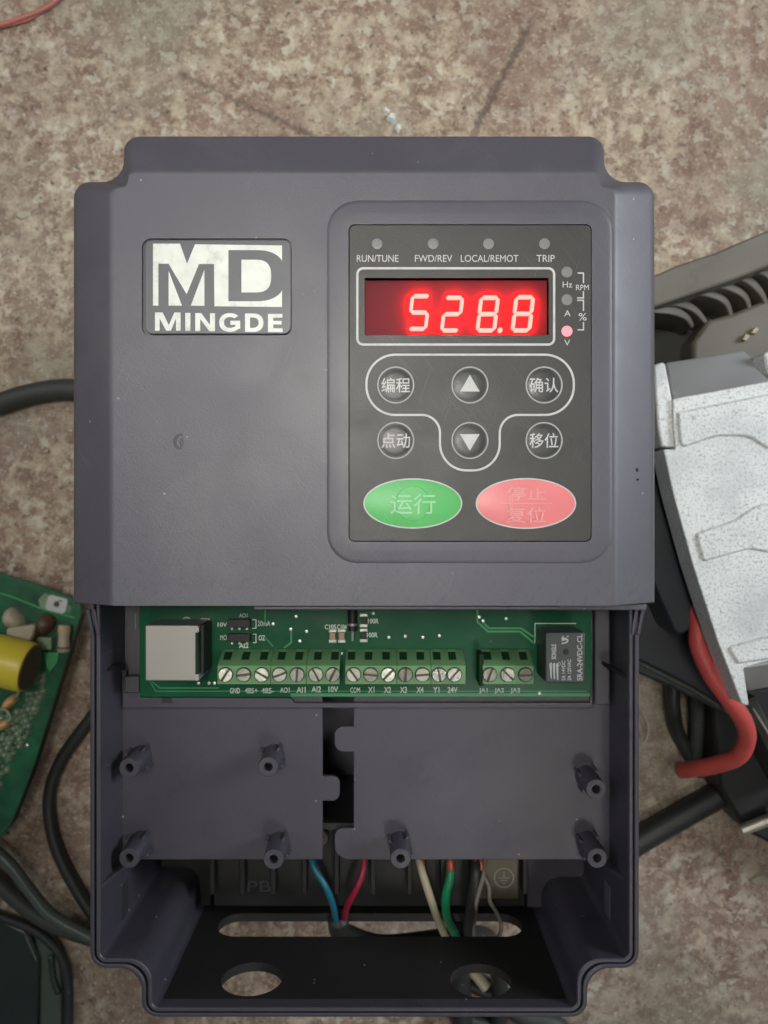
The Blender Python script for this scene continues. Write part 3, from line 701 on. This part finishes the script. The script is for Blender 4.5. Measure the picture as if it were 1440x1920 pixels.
build('diode_lead', tube([(X, Y+6, ZPB+1.2), (X, Y-6.3, ZPB+1.2), (X, Y-6.6, ZPB)], .45, 8, smooth_path=False), M['bright'], pcb, smooth=True)
# jumper blocks
for cy in (1169, 1196):
    X, Y = W(448, cy, ZPB+2)
    build('jumper_block', box(X-3.4, X+3.4, Y-1.25, Y+1.25, ZPB, ZPB+2.2), M['black'], pcb, bevel=.2)
    for k in (-1, 0, 1): build('jumper_pin', box(X+k*2.3-.3, X+k*2.3+.3, Y-2.1, Y-1.5, ZPB, ZPB+1.2), M['solder'], pcb)
# terminal strips
def terminal_strip(xl, xr, screws, seams):
    zt_, zb_ = 108.0, 100.3
    x0, x1 = W(xl, 0, zt_)[0], W(xr, 0, zt_)[0]
    yf, ym, yb_ = W(0, 1283, zt_)[1], W(0, 1248.5, zt_)[1], W(0, 1218, zb_)[1]
    prof_ = [(yf, ZPB), (yf, zt_), (ym, zt_), (yb_, zb_+.6), (yb_, ZPB)]
    ends = [x0]+[W(p, 0, zt_)[0] for p in seams]+[x1]
    t = part_empty('terminal_strip', ((x0+x1)/2, (yf+yb_)/2, ZPB), DR)
    for a, b_ in zip(ends[:-1], ends[1:]):
        V = [(x, y, z) for x in (a+.04, b_-.04) for y, z in prof_]; k = len(prof_)
        Fb = [tuple(range(k)), tuple(range(k, 2*k))]+[(i, (i+1) % k, k+(i+1) % k, k+i) for i in range(k)]
        build('terminal_body', (V, Fb), M['terminal'], t, bevel=.15)
    d = Vector((0, yb_-ym, zb_+.6-zt_)).normalized(); nn = Vector((0, -d.z, d.y))
    if nn.z < 0: nn = -nn
    for px, ang in screws:
        X, Y = W(px, 1265, zt_+.1); r = 2.05
        s_ = build('terminal_screw', lathe(X, Y, [(r+.25, zt_-.1), (r+.25, zt_+.03)], 20), M['hole'], t)
        z = zt_+random.uniform(.1, .3); h_ = .55; tilt = (random.uniform(-.13, .13), random.uniform(-.13, .13), 0); MS = random.choice([M['screw'], M['screw_dull'], M['screw_bright']] if px > 640 else [M['screw'], M['screw_dull'], M['screw_dull']])
        c, s = math.cos(ang), math.sin(ang)
        # head made of two half discs with the slot between them
        for sg in (1, -1):
            half = [(r*math.cos(a), sg*r*math.sin(a)) for a in [math.asin(.14)+(PI-2*math.asin(.14))*k/12 for k in range(13)]]
            hd = build('screw_head', prism([(X+x*c-y*s, Y+x*s+y*c) for x, y in half], zt_-.05, z+h_), MS, t, bevel=.12); hd.rotation_euler = tilt
        build('screw_slot', prism([(X+x*c-y*s, Y+x*s+y*c) for x, y in ((-r*.95,-.3),(r*.95,-.3),(r*.95,.3),(-r*.95,.3))], zt_-.04, z+.12), M['brass'], t)
        # flat dark patch painting the shade of a square wire window
        cx = W(px-4+ (0 if px > 640 else 8), 0, 104)[0]; o_ = Vector((cx, ym, zt_))+d*((Vector((0, yb_-ym, zb_+.6-zt_))).length*.62)
        e1 = Vector((1, 0, 0))*1.15; e2 = d*2.0
        vs = [tuple(o_+nn*.05+e1*a+e2*b_) for a, b_ in ((-1,-1),(1,-1),(1,1),(-1,1))]
        build('wire_window', (vs, [(0,1,2,3)]), M['hole'], t)
        e1 = Vector((1, 0, 0))*1.2; vs = [tuple(o_+nn*.06+e1*a+d*q) for a, q in ((-1,2.0),(1,2.0),(1,3.3),(-1,3.3))]
        build('window_lip', (vs, [(0,1,2,3)]), M['terminal'], t)
terminal_strip(407, 637, [(423,1.0),(457,.1),(491,-.5),(524,.35),(557,1.5),(592,-1.1),(624,1.1)], [507, 574])
terminal_strip(647, 873, [(663,-.95),(695,-.1),(728,.8),(760,1.5),(792,.1),(823,-1.35),(852,.85)], [744, 808])
terminal_strip(905, 1001, [(918,1.2),(952,-.8),(985,.05)], [])
x, y = W(899, 1250, 104); build('strip_end_lug', box(x-.5, x+.9, y-5.2, y+4.5, ZPB, 107.4), M['hole'], DR, bevel=.2)
# telephone style socket
zj = 113.0; x0, y1_ = W(272, 1172, zj); x1_, y0 = W(372, 1277, zj)
jk = build('network_socket', box(x0, x1_, y0, y1_, ZPB, zj), M['tin'], DR, bevel=.35)
build('socket_seam', merge(box(x1_-.9, x1_+.04, y0+2.0, y1_-2.2, zj-6, zj+.03)), M['hole'], jk)
build('socket_clip', box(x1_-.75, x1_+.05, y0+.2, y0+1.8, zj-2, zj+.05), M['bright'], jk)
build('socket_clip', box(x1_-.75, x1_+.05, y1_-2.0, y1_-.4, zj-2, zj+.05), M['bright'], jk)
build('socket_dark_strip', box(x1_+.05, x1_+1.0, y0+1.5, y1_-.3, ZPB, zj-2.5), M['black'], jk, bevel=.15)  # black strip along the right side of the socket
# relay
zr_ = 113.5; x0, y1_ = W(1023, 1186, zr_); x1_, y0 = W(1097, 1280, zr_)
rl = build('relay', box(x0, x1_, y0, y1_, ZPB+.2, zr_), M['relay'], DR, bevel=.3)
zt3 = zr_+.03
build('lettering', text_box('SRA-24VDC-CL', 1082, 1189, 1092, 1276, zt3, rot=90, bold=.02), M['relay_print'], rl)
build('lettering', text_box('SONGLE', 1034, 1208, 1043, 1236, zt3, rot=90, bold=.03), M['relay_print'], rl)
build('lettering', text_box('2A 14VDC', 1053, 1239, 1060, 1276, zt3, rot=90, bold=.02), M['relay_print'], rl)
build('lettering', text_box('2A 125VAC', 1064, 1236, 1071, 1276, zt3, rot=90, bold=.02), M['relay_print'], rl)
build('lettering', text_box('UR', 1053, 1188, 1066, 1208, zt3, rot=90, bold=.06, shear=-.3), M['relay_print'], rl)
for k in range(3):
    q = 1030+k*6.2; build('maker_mark', fill(WP([(q, 1244+k*.5), (q+4.6, 1242+k*.5), (q+4.6, 1275-1+k*0.6), (q+2.0, 1270+k*2.5)], zt3), (), zt3), M['relay_print'], rl)
X, Y = W(1048, 1245, zt3); build('maker_mark', stroke(circle(X, Y, .45, 14), .15, zt3, True), M['relay_print'], rl)
X, Y = W(1061, 1222, zt3); build('vent_dimple', lathe(X, Y, [(.95, zr_-.1), (.95, zr_+.05), (.7, zr_+.05), (.6, zr_+.02)], 18), M['black'], rl, smooth=True)

# ------------------------------------------------------------------ wires entering the drive
def wire(name, label, cat, P, r, mat, parent=None, n=12):
    o = build(name, tube(P, r, n), mat, parent, smooth='all'); 
    if parent is None: tag(o, label, cat)
    return o
def W4(px, py, z): return Vector(W3(px, py, z))
def wire_set(name, label, loc, group=None):
    return empty(name, loc, label, 'cable', group)
mc = wire_set('control_cable', 'black sleeved cable splitting into a blue and a red wire inside the end slot', W3(640, 1742, 72))
build('wire_core', tube([W4(583,1600,76), W4(590,1628,79), W4(612,1665,80), W4(625,1700,77), W4(631,1738,71)], 1.1, 10), M['blue'], mc, smooth='all')['label'] = 'blue insulated core'
build('wire_core', tube([W4(684,1600,76), W4(679,1640,79), W4(665,1672,79), W4(650,1702,76), W4(643,1738,70)], 1.1, 10), M['red'], mc, smooth='all')['label'] = 'crimson insulated core'
build('cable_sleeve', tube([W4(634,1722,73), W4(637,1745,69), (-13,-150,66), (0,-158,58), (28,-164,42), (44,-178,20), (50,-215,6), (40,-260,5)], 3.6, 14), M['rubber'], mc, smooth='all')
pc = wire_set('power_cable', 'black cable whose white, green and black cores fan out to the terminals', W3(870, 1755, 70))
build('wire_core', tube([W4(783,1596,75), W4(791,1632,80), W4(806,1680,80), W4(822,1725,74), W4(842,1770,66), (24,-156,56)], 1.35, 10), M['white'], pc, smooth='all')['label'] = 'yellowed white core'
build('wire_core', tube([W4(843,1600,75), W4(845,1640,80), W4(836,1680,80), W4(838,1718,76), W4(852,1750,70), W4(870,1790,62), (28,-156,54)], 1.5, 10), M['green'], pc, smooth='all')['label'] = 'bright green core'
build('wire_core', tube([W4(893,1600,75), W4(893,1640,80), W4(886,1690,79), W4(880,1740,72), W4(882,1790,64), (30,-156,52)], 2.2, 12), M['rubber'], pc, smooth='all')['label'] = 'thick black core'
for px in (791, 846, 893, 903): build('copper_end', tube([W4(px-3,1595,76), W4(px,1634,80.3)], 1.25, 8, smooth_path=False), M['copper'], pc, smooth='all')
build('cable_sleeve', tube([(27,-150,62), (28,-160,50), (30,-172,30), (32,-195,10), (34,-235,6), (30,-270,6)], 4.6, 14), M['rubber'], pc, smooth='all')
tw = wire_set('thin_twin_wire', 'thin pale grey wire pair hanging beside the thick black core', W3(900, 1700, 78))
build('strand', tube([W4(911,1600,76), W4(907,1640,82), W4(896,1680,82), W4(888,1720,77), W4(886,1765,70), (27,-158,60)], .75, 8), M['grey_wire'], tw, smooth='all')
build('strand', tube([W4(906,1640,82), W4(917,1662,82), W4(919,1690,79), W4(932,1712,73), W4(940,1740,66), (41,-157,58)], .75, 8), M['grey_wire'], tw, smooth='all')
# pale wire ends lying on the floor beyond the round opening
z = 6
t = empty('loose_wire_ends', W3(900,1840,0), 'pale wire ends on the stone seen through the right round opening', 'wire')
build('wire_end', tube([W4(862,1800,6), W4(892,1828,6), W4(912,1852,7)], 2.4, 10), M['white'], t, smooth='all')
build('wire_end', tube([W4(905,1812,5), W4(935,1832,5), W4(965,1850,6)], 2.6, 10), M['fin'], t, smooth='all')
build('wire_end', tube([W4(880,1845,4), W4(915,1862,4), W4(955,1868,4)], 2.6, 10), M['rubber'], t, smooth='all')

# ------------------------------------------------------------------ cables on the floor
wire('cable', 'dusty grey cable entering from the left edge at mid height', 'cable', [W4(-90,790,5), W4(-10,760,4.6), W4(60,738,4.6), W4(135,730,4.6), W4(230,748,4.6), W4(280,820,4.6), W4(295,940,4.6)], 4.5, M['rubber_grey'])
wire('cable', 'thin black cable bowing outwards left of the drive', 'cable', [W4(330,1160,3.4), W4(250,1240,3.4), W4(168,1350,3.4), W4(112,1430,3.4), W4(92,1500,3.4), W4(103,1580,3.4), W4(140,1660,3.4), W4(200,1745,3.4), W4(300,1830,3.4)], 2.7, M['rubber'])
wire('cable', 'thick dark cable crossing the lower left corner', 'cable', [W4(-80,1585,6), W4(-5,1655,6), W4(60,1710,6), W4(120,1742,6), W4(200,1765,6), W4(330,1790,6)], 3.3, M['rubber_grey'])
wire('cable', 'pale dusty flat lead above the thick cable lower left', 'cable', [W4(-60,1560,12), W4(10,1612,12), W4(55,1668,12), W4(95,1715,11), W4(150,1748,11), W4(210,1775,11)], 2.6, M['film_edge'])
wire('cable', 'thick black cable running from the drive toward the lower right', 'cable', [W4(1050,1680,6), W4(1130,1620,6), W4(1205,1572,6), W4(1280,1528,6), W4(1345,1492,6), W4(1440,1440,6), W4(1540,1395,6)], 5.4, M['rubber'])
lp_ = empty('cable_loop', W3(1290,1370,10), 'dark twin cable loop hanging below the black plastic box', 'cable')
build('strand', tube([W4(1262,1270,14), W4(1262,1320,12), W4(1270,1370,8), W4(1292,1415,5), W4(1310,1440,4)], 3.0, 10), M['rubber'], lp_, smooth='all')
build('strand', tube([W4(1306,1270,14), W4(1308,1330,12), W4(1306,1385,8), W4(1305,1430,5), W4(1318,1450,4)], 3.0, 10), M['rubber_grey'], lp_, smooth='all')
wire('cable', 'dark curved cable under the bottom edge of the drive', 'cable', [W4(838,1880,5), W4(870,1910,5), W4(930,1935,5), W4(960,1990,5)], 3.6, M['rubber'])
wire('cable', 'grey cable under the bottom right edge of the drive', 'cable', [W4(930,1870,5), W4(985,1905,5), W4(1040,1922,5), W4(1080,1960,5)], 4.2, M['rubber_grey'])
wire('cable', 'dark cable curling beside the green plastic sheet lower left', 'cable', [W4(-60,1700,5), W4(10,1722,5), W4(70,1748,5), W4(112,1790,4), W4(128,1850,3.5), W4(126,1960,3.5)], 2.0, M['rubber'])
wire('thin_wire', 'thin pink wire in the upper left corner', 'wire', [W4(-60,55,2), W4(-5,48,2), W4(45,32,2), W4(85,15,2), W4(110,-4,2), W4(150,-50,2)], 1.0, M['pink'])
wire('thin_wire', 'very thin pink strand just below the pink corner wire', 'wire', [W4(-60,70,1), W4(0,52,1.2), W4(60,34,1), W4(120,-10,1)], .5, M['pink'])
wire('red_wire', 'thick faded red wire curling out from under the white casting', 'wire', [W4(1300,1120,58), W4(1309,1165,62), W4(1310,1210,64), W4(1332,1262,66), W4(1366,1310,66), W4(1393,1350,62), W4(1400,1385,56), W4(1384,1418,50), W4(1345,1433,44), W4(1312,1440,38), W4(1278,1444,28)], 3.25, M['salmon'], n=16)
wire('fibre', 'fine pale fibre caught on the right side of the drive', 'fibre', [W4(1200,1335,6), W4(1212,1350,8), W4(1215,1375,6), W4(1206,1395,5), W4(1202,1372,7), W4(1196,1350,6)], .35, M['fluff'])

# ------------------------------------------------------------------ cast aluminium body
ZA = 80.0
al = empty('cast_aluminium_body', W3(1360,980,0), 'white speckled cast aluminium body right of the drive', 'casting')
body = [(1262,790),(1262,748),(1440,715),(1640,690),(1700,1240),(1440,1240),(1394,1252),(1405,1324),(1391,1320),(1346,1203),(1300,1062),(1264,932),(1244,842),(1267,843)]
build('body', prism(roundpoly(WP(body, ZA), [.5]*14, 2), 68, ZA), M['cast'], al, bevel=1.0)
# darker grey shoulder sloping up to the body
a = [W3(1249,680,68), W3(1395,657,68), W3(1412,672,67), W3(1455,712,67), W3(1640,700,67), W3(1640,740,ZA-.3), W3(1440,722,ZA-.3), W3(1264,750,ZA-.3)]
av = a+[(x, y, 55) for x, y, z in a]; k = len(a)
build('shoulder', (av, [tuple(range(k)), tuple(range(2*k-1, k-1, -1))]+[(i, (i+1) % k, k+(i+1) % k, k+i) for i in range(k)]), M['cast_smooth'], al, bevel=.8)
fl_ = [(1226,684),(1247,678),(1260,745),(1266,790),(1266,839),(1241,838),(1234,800)]
build('flange', prism(roundpoly(WP(fl_, ZA-1.2), [.8]*7, 2), 66, ZA-1.2), M['cast'], al, bevel=.7)
build('raised_pad', prism(roundpoly(WP([(1270,772),(1440,738),(1640,712),(1640,870),(1440,842),(1405,818),(1345,818),(1276,842)], ZA+.9), [1,1,1,1,8,8,8,2], 6), ZA-1, ZA+.9), M['cast'], al, bevel=.9)
build('raised_pad', prism(roundpoly(WP([(1306,1000),(1380,975),(1420,948),(1640,905),(1640,1045),(1440,1036),(1410,1030),(1320,1055)], ZA+1.8), [1.5,7,7,1,1,4,4,1.5], 6), ZA-1, ZA+1.0), M['cast'], al, bevel=.9)
build('raised_pad', prism(roundpoly(WP([(1364,1214),(1440,1192),(1640,1160),(1640,1236),(1440,1238),(1384,1246)], ZA+.9), [1]*6, 3), ZA-1, ZA+.9), M['cast'], al, bevel=.9)
lo_ = [W3(1390,1252,ZA-.4), W3(1440,1241,ZA-.4), W3(1640,1236,ZA-.4), W3(1640,1300,66), W3(1440,1290,66), W3(1402,1296,66)]
k = len(lo_); av = lo_+[(x, y, 52) for x, y, z in lo_]
build('shoulder', (av, [tuple(range(k)), tuple(range(2*k-1, k-1, -1))]+[(i, (i+1) % k, k+(i+1) % k, k+i) for i in range(k)]), M['cast_smooth'], al, bevel=.8)
build('core', prism(roundpoly(WP([(1300,760),(1640,720),(1640,1230),(1420,1240),(1360,1120),(1320,930)], 68), 1, 2), 12, 67.9), M['fan_dark'], al)
# mounting ear peeking at the frame edge
build('mounting_ear', prism(roundpoly(WP([(1432,660),(1500,645),(1500,705),(1440,700)], 76), 1.5, 3), 60, 76), M['cast'], al, bevel=.8)

# black plastic box under the casting
bx = empty('black_plastic_box', W3(1290,1100,0), 'blue black plastic box wedged between drive and white casting', 'plastic box')
pb = [(1130,700),(1262,700),(1300,1010),(1345,1165),(1400,1345),(1365,1342),(1250,1285),(1130,1235)]
build('box_body', prism(roundpoly(WP(pb, 44), [1,1,1,1,2,2,2,1], 3), .1, 44), M['bin'], bx, bevel=1.2)
build('box_lid', prism(roundpoly(WP([(1140,740),(1290,740),(1330,930),(1366,1165),(1320,1165),(1270,1198),(1240,1130),(1140,880)], 62), [1,1,1,1,1,3,3,1], 3), 43, 62), M['bin'], bx, bevel=1.0)
build('box_edge', tube([W4(1190,1238,46), W4(1250,1268,46), W4(1310,1300,46), W4(1372,1345,44)], 1.0, 8), M['rubber_grey'], bx, smooth='all')
build('steel_clip', tube([W4(1362,1322,47), W4(1373,1344,47)], .45, 8, smooth_path=False), M['bright'], bx, smooth='all')
# lever and dark base beyond the red wire
dk = empty('dark_metal_frame', W3(1420,1420,0), 'dark metal frame lying right of the red wire', 'metal frame')
build('frame_plate', prism(roundpoly(WP([(1330,1300),(1700,1260),(1700,1700),(1480,1600),(1400,1560),(1352,1480)], 22), 4, 4), .1, 22), M['black'], dk, bevel=1.5)
build('frame_rail', bar3(W3(1405,1310,44), W3(1500,1500,40), 5, 30), M['fan_dark'], dk, bevel=.5)
build('rail_edge', bar3(W3(1412,1328,46), W3(1500,1470,44), .8, 5), M['grey_wire'], dk, bevel=.2)
bt = empty('bolt', W3(1440,1540,24), 'small threaded zinc bolt near the lower right frame edge', 'bolt')
p, q = W4(1389,1557,26), W4(1445,1535,27); d = (q-p)
pts = []
thr = []
for k in range(34):
    thr.append(p+d*(k/33))
build('thread', tube(thr, lambda t_: 2.3+.22*math.sin(t_*33*PI), 14, per=1, smooth_path=False), M['bolt'], bt, smooth='all')
build('bolt_head', tube([q, q+d.normalized()*5], 4.2, 6, smooth_path=False), M['bolt'], bt, bevel=.3)

# ------------------------------------------------------------------ ribbed fan shell at the right
fn = empty('ribbed_fan_shell', W3(1360,580,0), 'dark grey ribbed fan shell above the white casting', 'fan')
build('back_plate', prism(roundpoly(WP([(1150,560),(1440,470),(1700,400),(1700,740),(1150,740)], 20), 2, 3), .1, 20), M['fan_dark'], fn, bevel=1)
zr2 = 58
bar = [(1180,528),(1237,512),(1270,497),(1340,474),(1440,431),(1600,360),(1600,438),(1440,499),(1400,515),(1330,540),(1237,572),(1180,590)]
build('rim_bar', prism(roundpoly(WP(bar, zr2), [1]*12, 2), 10, zr2), M['fan'], fn, bevel=2.0)
def ribbon(P, th, h_, z0b=None):
    pts = catmull(P, 8); V, Fc = [], []
    m_ = len(pts)
    for i, p in enumerate(pts):
        t_ = (pts[min(i+1, m_-1)]-pts[max(i-1, 0)]); nn = Vector((-t_.y, t_.x, 0)).normalized()*th/2*(1-.75*abs(i/(m_-1)-.35))
        for a_ in (p+nn, p-nn, p-nn-Vector((0,0,h_)), p+nn-Vector((0,0,h_))): V.append(tuple(a_))
    for i in range(m_-1):
        for k_ in range(4): Fc.append((i*4+k_, i*4+(k_+1) % 4, (i+1)*4+(k_+1) % 4, (i+1)*4+k_))
    Fc += [(0,1,2,3), tuple((m_-1)*4+k_ for k_ in range(4))]
    return V, Fc
for P in ([(1225,580),(1262,582),(1288,594),(1300,612)], [(1236,568),(1275,567),(1305,581),(1326,606)], [(1296,546),(1335,550),(1362,566),(1373,594)], [(1376,516),(1404,524),(1428,548),(1440,575)], [(1440,488),(1475,500),(1500,530),(1510,560)], [(1338,532),(1370,537),(1398,555),(1408,582)], [(1408,502),(1440,512),(1466,538),(1474,566)]):
    build('fan_blade', ribbon([W4(x, y, 50-6*i) for i, (x, y) in enumerate(P)], 3.4, 22), M['fan'], fn, bevel=.4)
build('hub_plate', prism(roundpoly(WP([(1328,600),(1375,588),(1440,560),(1640,500),(1640,700),(1300,700),(1300,640)], 34), [3]*7, 4), 19, 34), M['fan'], fn, bevel=1.5)
for px, py in ((1399,632), (1416,619)):
    X, Y = W(px, py, 36); build('loose_chip', prism([(X-1.6,Y-.9),(X+.2,Y-1.5),(X+1.7,Y+.6),(X+.1,Y+1.4)], 33.9, 36), M['tan'], fn, bevel=.3)

# ------------------------------------------------------------------ loose green circuit board at the left
lb = empty('loose_circuit_board', W3(40,1300,0), 'loose green circuit board with a yellow capacitor at the left edge', 'circuit board')
ZL = 18.0
brd = [(-160,1030),(0,1075),(75,1097),(150,1128),(152,1150),(118,1260),(62,1440),(20,1545),(0,1570),(-160,1620)]
build('board', prism(WP(brd, ZL), ZL-1.8, ZL), M['pcb_back'], lb, bevel=.2)
build('edge_frame', prism(WP([(152,1152),(118,1262),(62,1442),(20,1547),(6,1562),(-2,1556),(12,1530),(52,1430),(108,1258),(140,1156)], ZL-2), ZL-7, ZL-2), M['black'], lb)
build('foil_strip', stroke(WP([(-60,1096),(20,1118),(80,1142),(140,1158)], ZL+.05), .7, ZL+.05), M['track'], lb)
build('solder_mound', fill(WP([(84,1112),(124,1128),(134,1140),(130,1150),(76,1142),(72,1124)], ZL+.04), (), ZL+.04), M['solder_dull'], lb)
X, Y = W(106, 1133, ZL+1); c_, s_ = math.cos(-.25), math.sin(-.25)
build('square_pad', prism([(X+x*c_-y*s_, Y+x*s_+y*c_) for x, y in rrect(-4.2,-3.2,4.2,3.2,1.4)], ZL-.2, ZL+1, [circle(X, Y, 1.2, 16)]), M['solder'], lb, bevel=.3)
X, Y = W(106, 1133, ZL+.2); build('pad_hole', lathe(X, Y, [(1.25, ZL), (1.25, ZL+.15)], 16), M['brown'], lb)
cpx = [W4(-70,1222,34), W4(56,1252,34)]
cp_ = build('yellow_capacitor', tube([cpx[0], cpx[0]*.05+cpx[1]*.95, cpx[1]], lambda t_: 10.0 if t_ < .96 else 9.4, 28, smooth_path=False), M['yellow'], lb, smooth=True)
d = (cpx[1]-cpx[0]).normalized(); build('capacitor_end', tube([cpx[1]-d*.5, cpx[1]+d*.5], 8.9, 28, smooth_path=False), M['brown'], lb, smooth=True)
def blob(name, px, py, z, rx, ry, rz_, mat, ang=0):
    X, Y = W(px, py, z); V, Fc = [], []; n_ = 12; m_ = 6
    for j in range(m_+1):
        ph = PI/2*j/m_
        for i in range(n_):
            a_ = 2*PI*i/n_; wob = 1+.12*math.sin(2*a_+px)+.08*math.sin(3*a_+py)
            x = rx*wob*math.cos(a_)*math.cos(ph); y = ry*wob*math.sin(a_)*math.cos(ph)
            V.append((X+x*math.cos(ang)-y*math.sin(ang), Y+x*math.sin(ang)+y*math.cos(ang), z+rz_*math.sin(ph)))
    for j in range(m_):
        for i in range(n_): Fc.append((j*n_+i, j*n_+(i+1) % n_, (j+1)*n_+(i+1) % n_, (j+1)*n_+i))
    return build(name, (V, Fc), mat, lb, smooth='all')
blob('disc_component', 28, 1160, ZL, 4.2, 5.0, 6, M['tan'], .3)
build('tan_spacer', prism(roundpoly(WP([(12,1178),(66,1171),(62,1190),(54,1207),(10,1192)], ZL+7), 1, 3), ZL, ZL+7), M['tan'], lb, bevel=.8)
blob('transistor', 88, 1170, ZL, 4.0, 4.6, 6, M['brown'])
build('transistor_tab', box(*[W(76,0,ZL)[0], W(104,0,ZL)[0]], W(0,1216,ZL)[1], W(0,1192,ZL)[1], ZL, ZL+4), M['solder_dull'], lb, bevel=.6)
build('resistor', tube([W4(121,1172,ZL+3), W4(119,1222,ZL+3)], lambda t_: 2.2+.35*abs(math.cos(t_*PI)), 14, per=10), M['tan'], lb, smooth='all')
build('resistor_band', tube([W4(120.5,1180,ZL+3), W4(120.3,1184,ZL+3)], 2.62, 14, smooth_path=False), M['flesh'], lb, smooth='all')
build('resistor_band', tube([W4(119.5,1212,ZL+3), W4(119.3,1215,ZL+3)], 2.6, 14, smooth_path=False), M['brown'], lb, smooth='all')
build('bright_wedge', prism(WP([(80,1222),(110,1224),(106,1245),(92,1262),(84,1240)], ZL+2), ZL, ZL+2), M['track'], lb, bevel=.4)
blob('resin_drop', 20, 1316, ZL, 4.2, 2.2, 3.5, M['flesh'], .7); blob('resin_drop', 8, 1358, ZL, 3.6, 2.0, 3.2, M['flesh'], .5)
for P in ([(14,1285),(30,1288),(34,1302),(24,1312)], [(-5,1330),(12,1332),(20,1346),(12,1356)]):
    build('wire_lead', tube([W4(x, y, ZL+4) for x, y in P], .55, 8), M['solder_dull'], lb, smooth='all')
# field of solder joints
rnd = random.Random(3)
sol = []
for iy in range(26):
    for ix in range(14):
        px = 108-ix*10.5-iy*5.6+rnd.uniform(-3, 3); py = 1262+iy*10.8+ix*1.5+rnd.uniform(-3, 3)
        if px < -30 or (px < 62 and py < 1300): continue
        edge = 140-(py-1156)*.31
        if px > edge-12: continue
        if (px-20)**2/30**2+(py-1316)**2/18**2 < 1 or py > 1520: continue
        if rnd.random() < .06: continue
        X, Y = W(px, py, ZL); r = rnd.uniform(1.0, 1.9)
        sol.append(lathe(X, Y, [(r, ZL-.1), (r*.85, ZL+.5), (r*.4, ZL+1.2), (.1, ZL+1.5)], 8, cap0=False))
o = build('solder_joints', merge(*sol), M['solder_dull'], lb, smooth='all'); tag(o, kind='stuff')
X, Y = W(53, 1396, ZL); build('bright_joint', lathe(X, Y, [(1, ZL), (.9, ZL+1), (.2, ZL+1.4)], 8), M['bright'], lb, smooth='all')

# dark green film piece, lower left
fm = empty('green_plastic_sheet', W3(50,1850,0), 'dark green plastic sheet with a paler folded edge in the lower left corner', 'plastic sheet')
build('sheet', prism(roundpoly(WP([(-120,1735),(0,1722),(50,1745),(74,1800),(66,1990),(-120,1990)], 6), 5, 6), .1, 6), M['film'], fm, bevel=1.5)
build('folded_edge', prism(roundpoly(WP([(58,1745),(92,1752),(114,1790),(116,1990),(70,1990),(72,1800)], 5), 2, 4), .1, 5), M['film_edge'], fm, bevel=2.0)
build('sheet_crease', tube([W4(96,1790,5), W4(100,1830,5), W4(110,1862,4.8)], 1.4, 8), M['film'], fm, smooth='all')

# ------------------------------------------------------------------ glass crumbs and grit
gi = 0
for (px, py, r, lab) in ((737,222,3.6,'largest clear glass shard above the top edge of the drive'), (748,240,2.4,'small clear glass shard touching the top edge of the drive'), (724,207,2.0,'small clear glass shard farthest from the drive'), (765,176,.9,'glass crumb above and right of the shards'), (806,148,1.0,'topmost glass crumb near the dark scuff'), (868,180,.9,'rightmost glass crumb above the drive')):
    X, Y = W(px, py, 0); rr = random.Random(px); pts = [(X+r*rr.uniform(.4,1)*math.cos(a_), Y+r*rr.uniform(.5,1.2)*math.sin(a_)) for a_ in [2*PI*k/7 for k in range(7)]]
    top = [(X+(x-X)*.55+rr.uniform(-.3,.3), Y+(y-Y)*.5, r*rr.uniform(.5,.9)) for x, y in pts]
    o = build('glass_shard', rings([[(x, y, .05) for x, y in pts], top], cap0=True, cap1=True), M['glass']); tag(o, lab, 'glass shard', 'glass crumbs on the stone floor')
gr = []
rr = random.Random(11)
for k in range(420):
    X, Y = rr.uniform(-190, 190), rr.uniform(-240, 240); r = rr.choice([.25,.3,.4,.5,.7]); 
    if rr.random() < .04: r = 1.0
    n_ = 5; pts = [(X+r*rr.uniform(.6,1.2)*math.cos(2*PI*i/n_), Y+r*rr.uniform(.6,1.2)*math.sin(2*PI*i/n_), 0.02) for i in range(n_)]
    top = [(X+(x-X)*.5, Y+(y-Y)*.5, r*.7) for x, y, z in pts]; gr.append(rings([pts, top], cap1=True))
gt = build('grit', merge(*gr), plastic('pale grit', (.50,.46,.38), .5, .3, big=300)); tag(gt, kind='stuff')
for (px, py, rx, ry, lab) in ((1422,1648,4.6,2.4,'pale stone chip near the lower right frame edge'), (44,404,3.4,2.0,'pale flake on the stone near the upper left'), (88,846,1.4,.9,'small white chip left of the drive below the grey cable')):
    X, Y = W(px, py, 0); pts = [(X+rx*(1+.2*math.sin(5*a_))*math.cos(a_)*.9-ry*.3*math.sin(a_), Y+ry*math.sin(a_)+rx*.3*math.cos(a_)) for a_ in [2*PI*k/9 for k in range(9)]]
    o = build('stone_chip', rings([[(x, y, .02) for x, y in pts], [(X+(x-X)*.7, Y+(y-Y)*.7, .9) for x, y in pts]], cap1=True), M['tan']); tag(o, lab, 'stone chip')
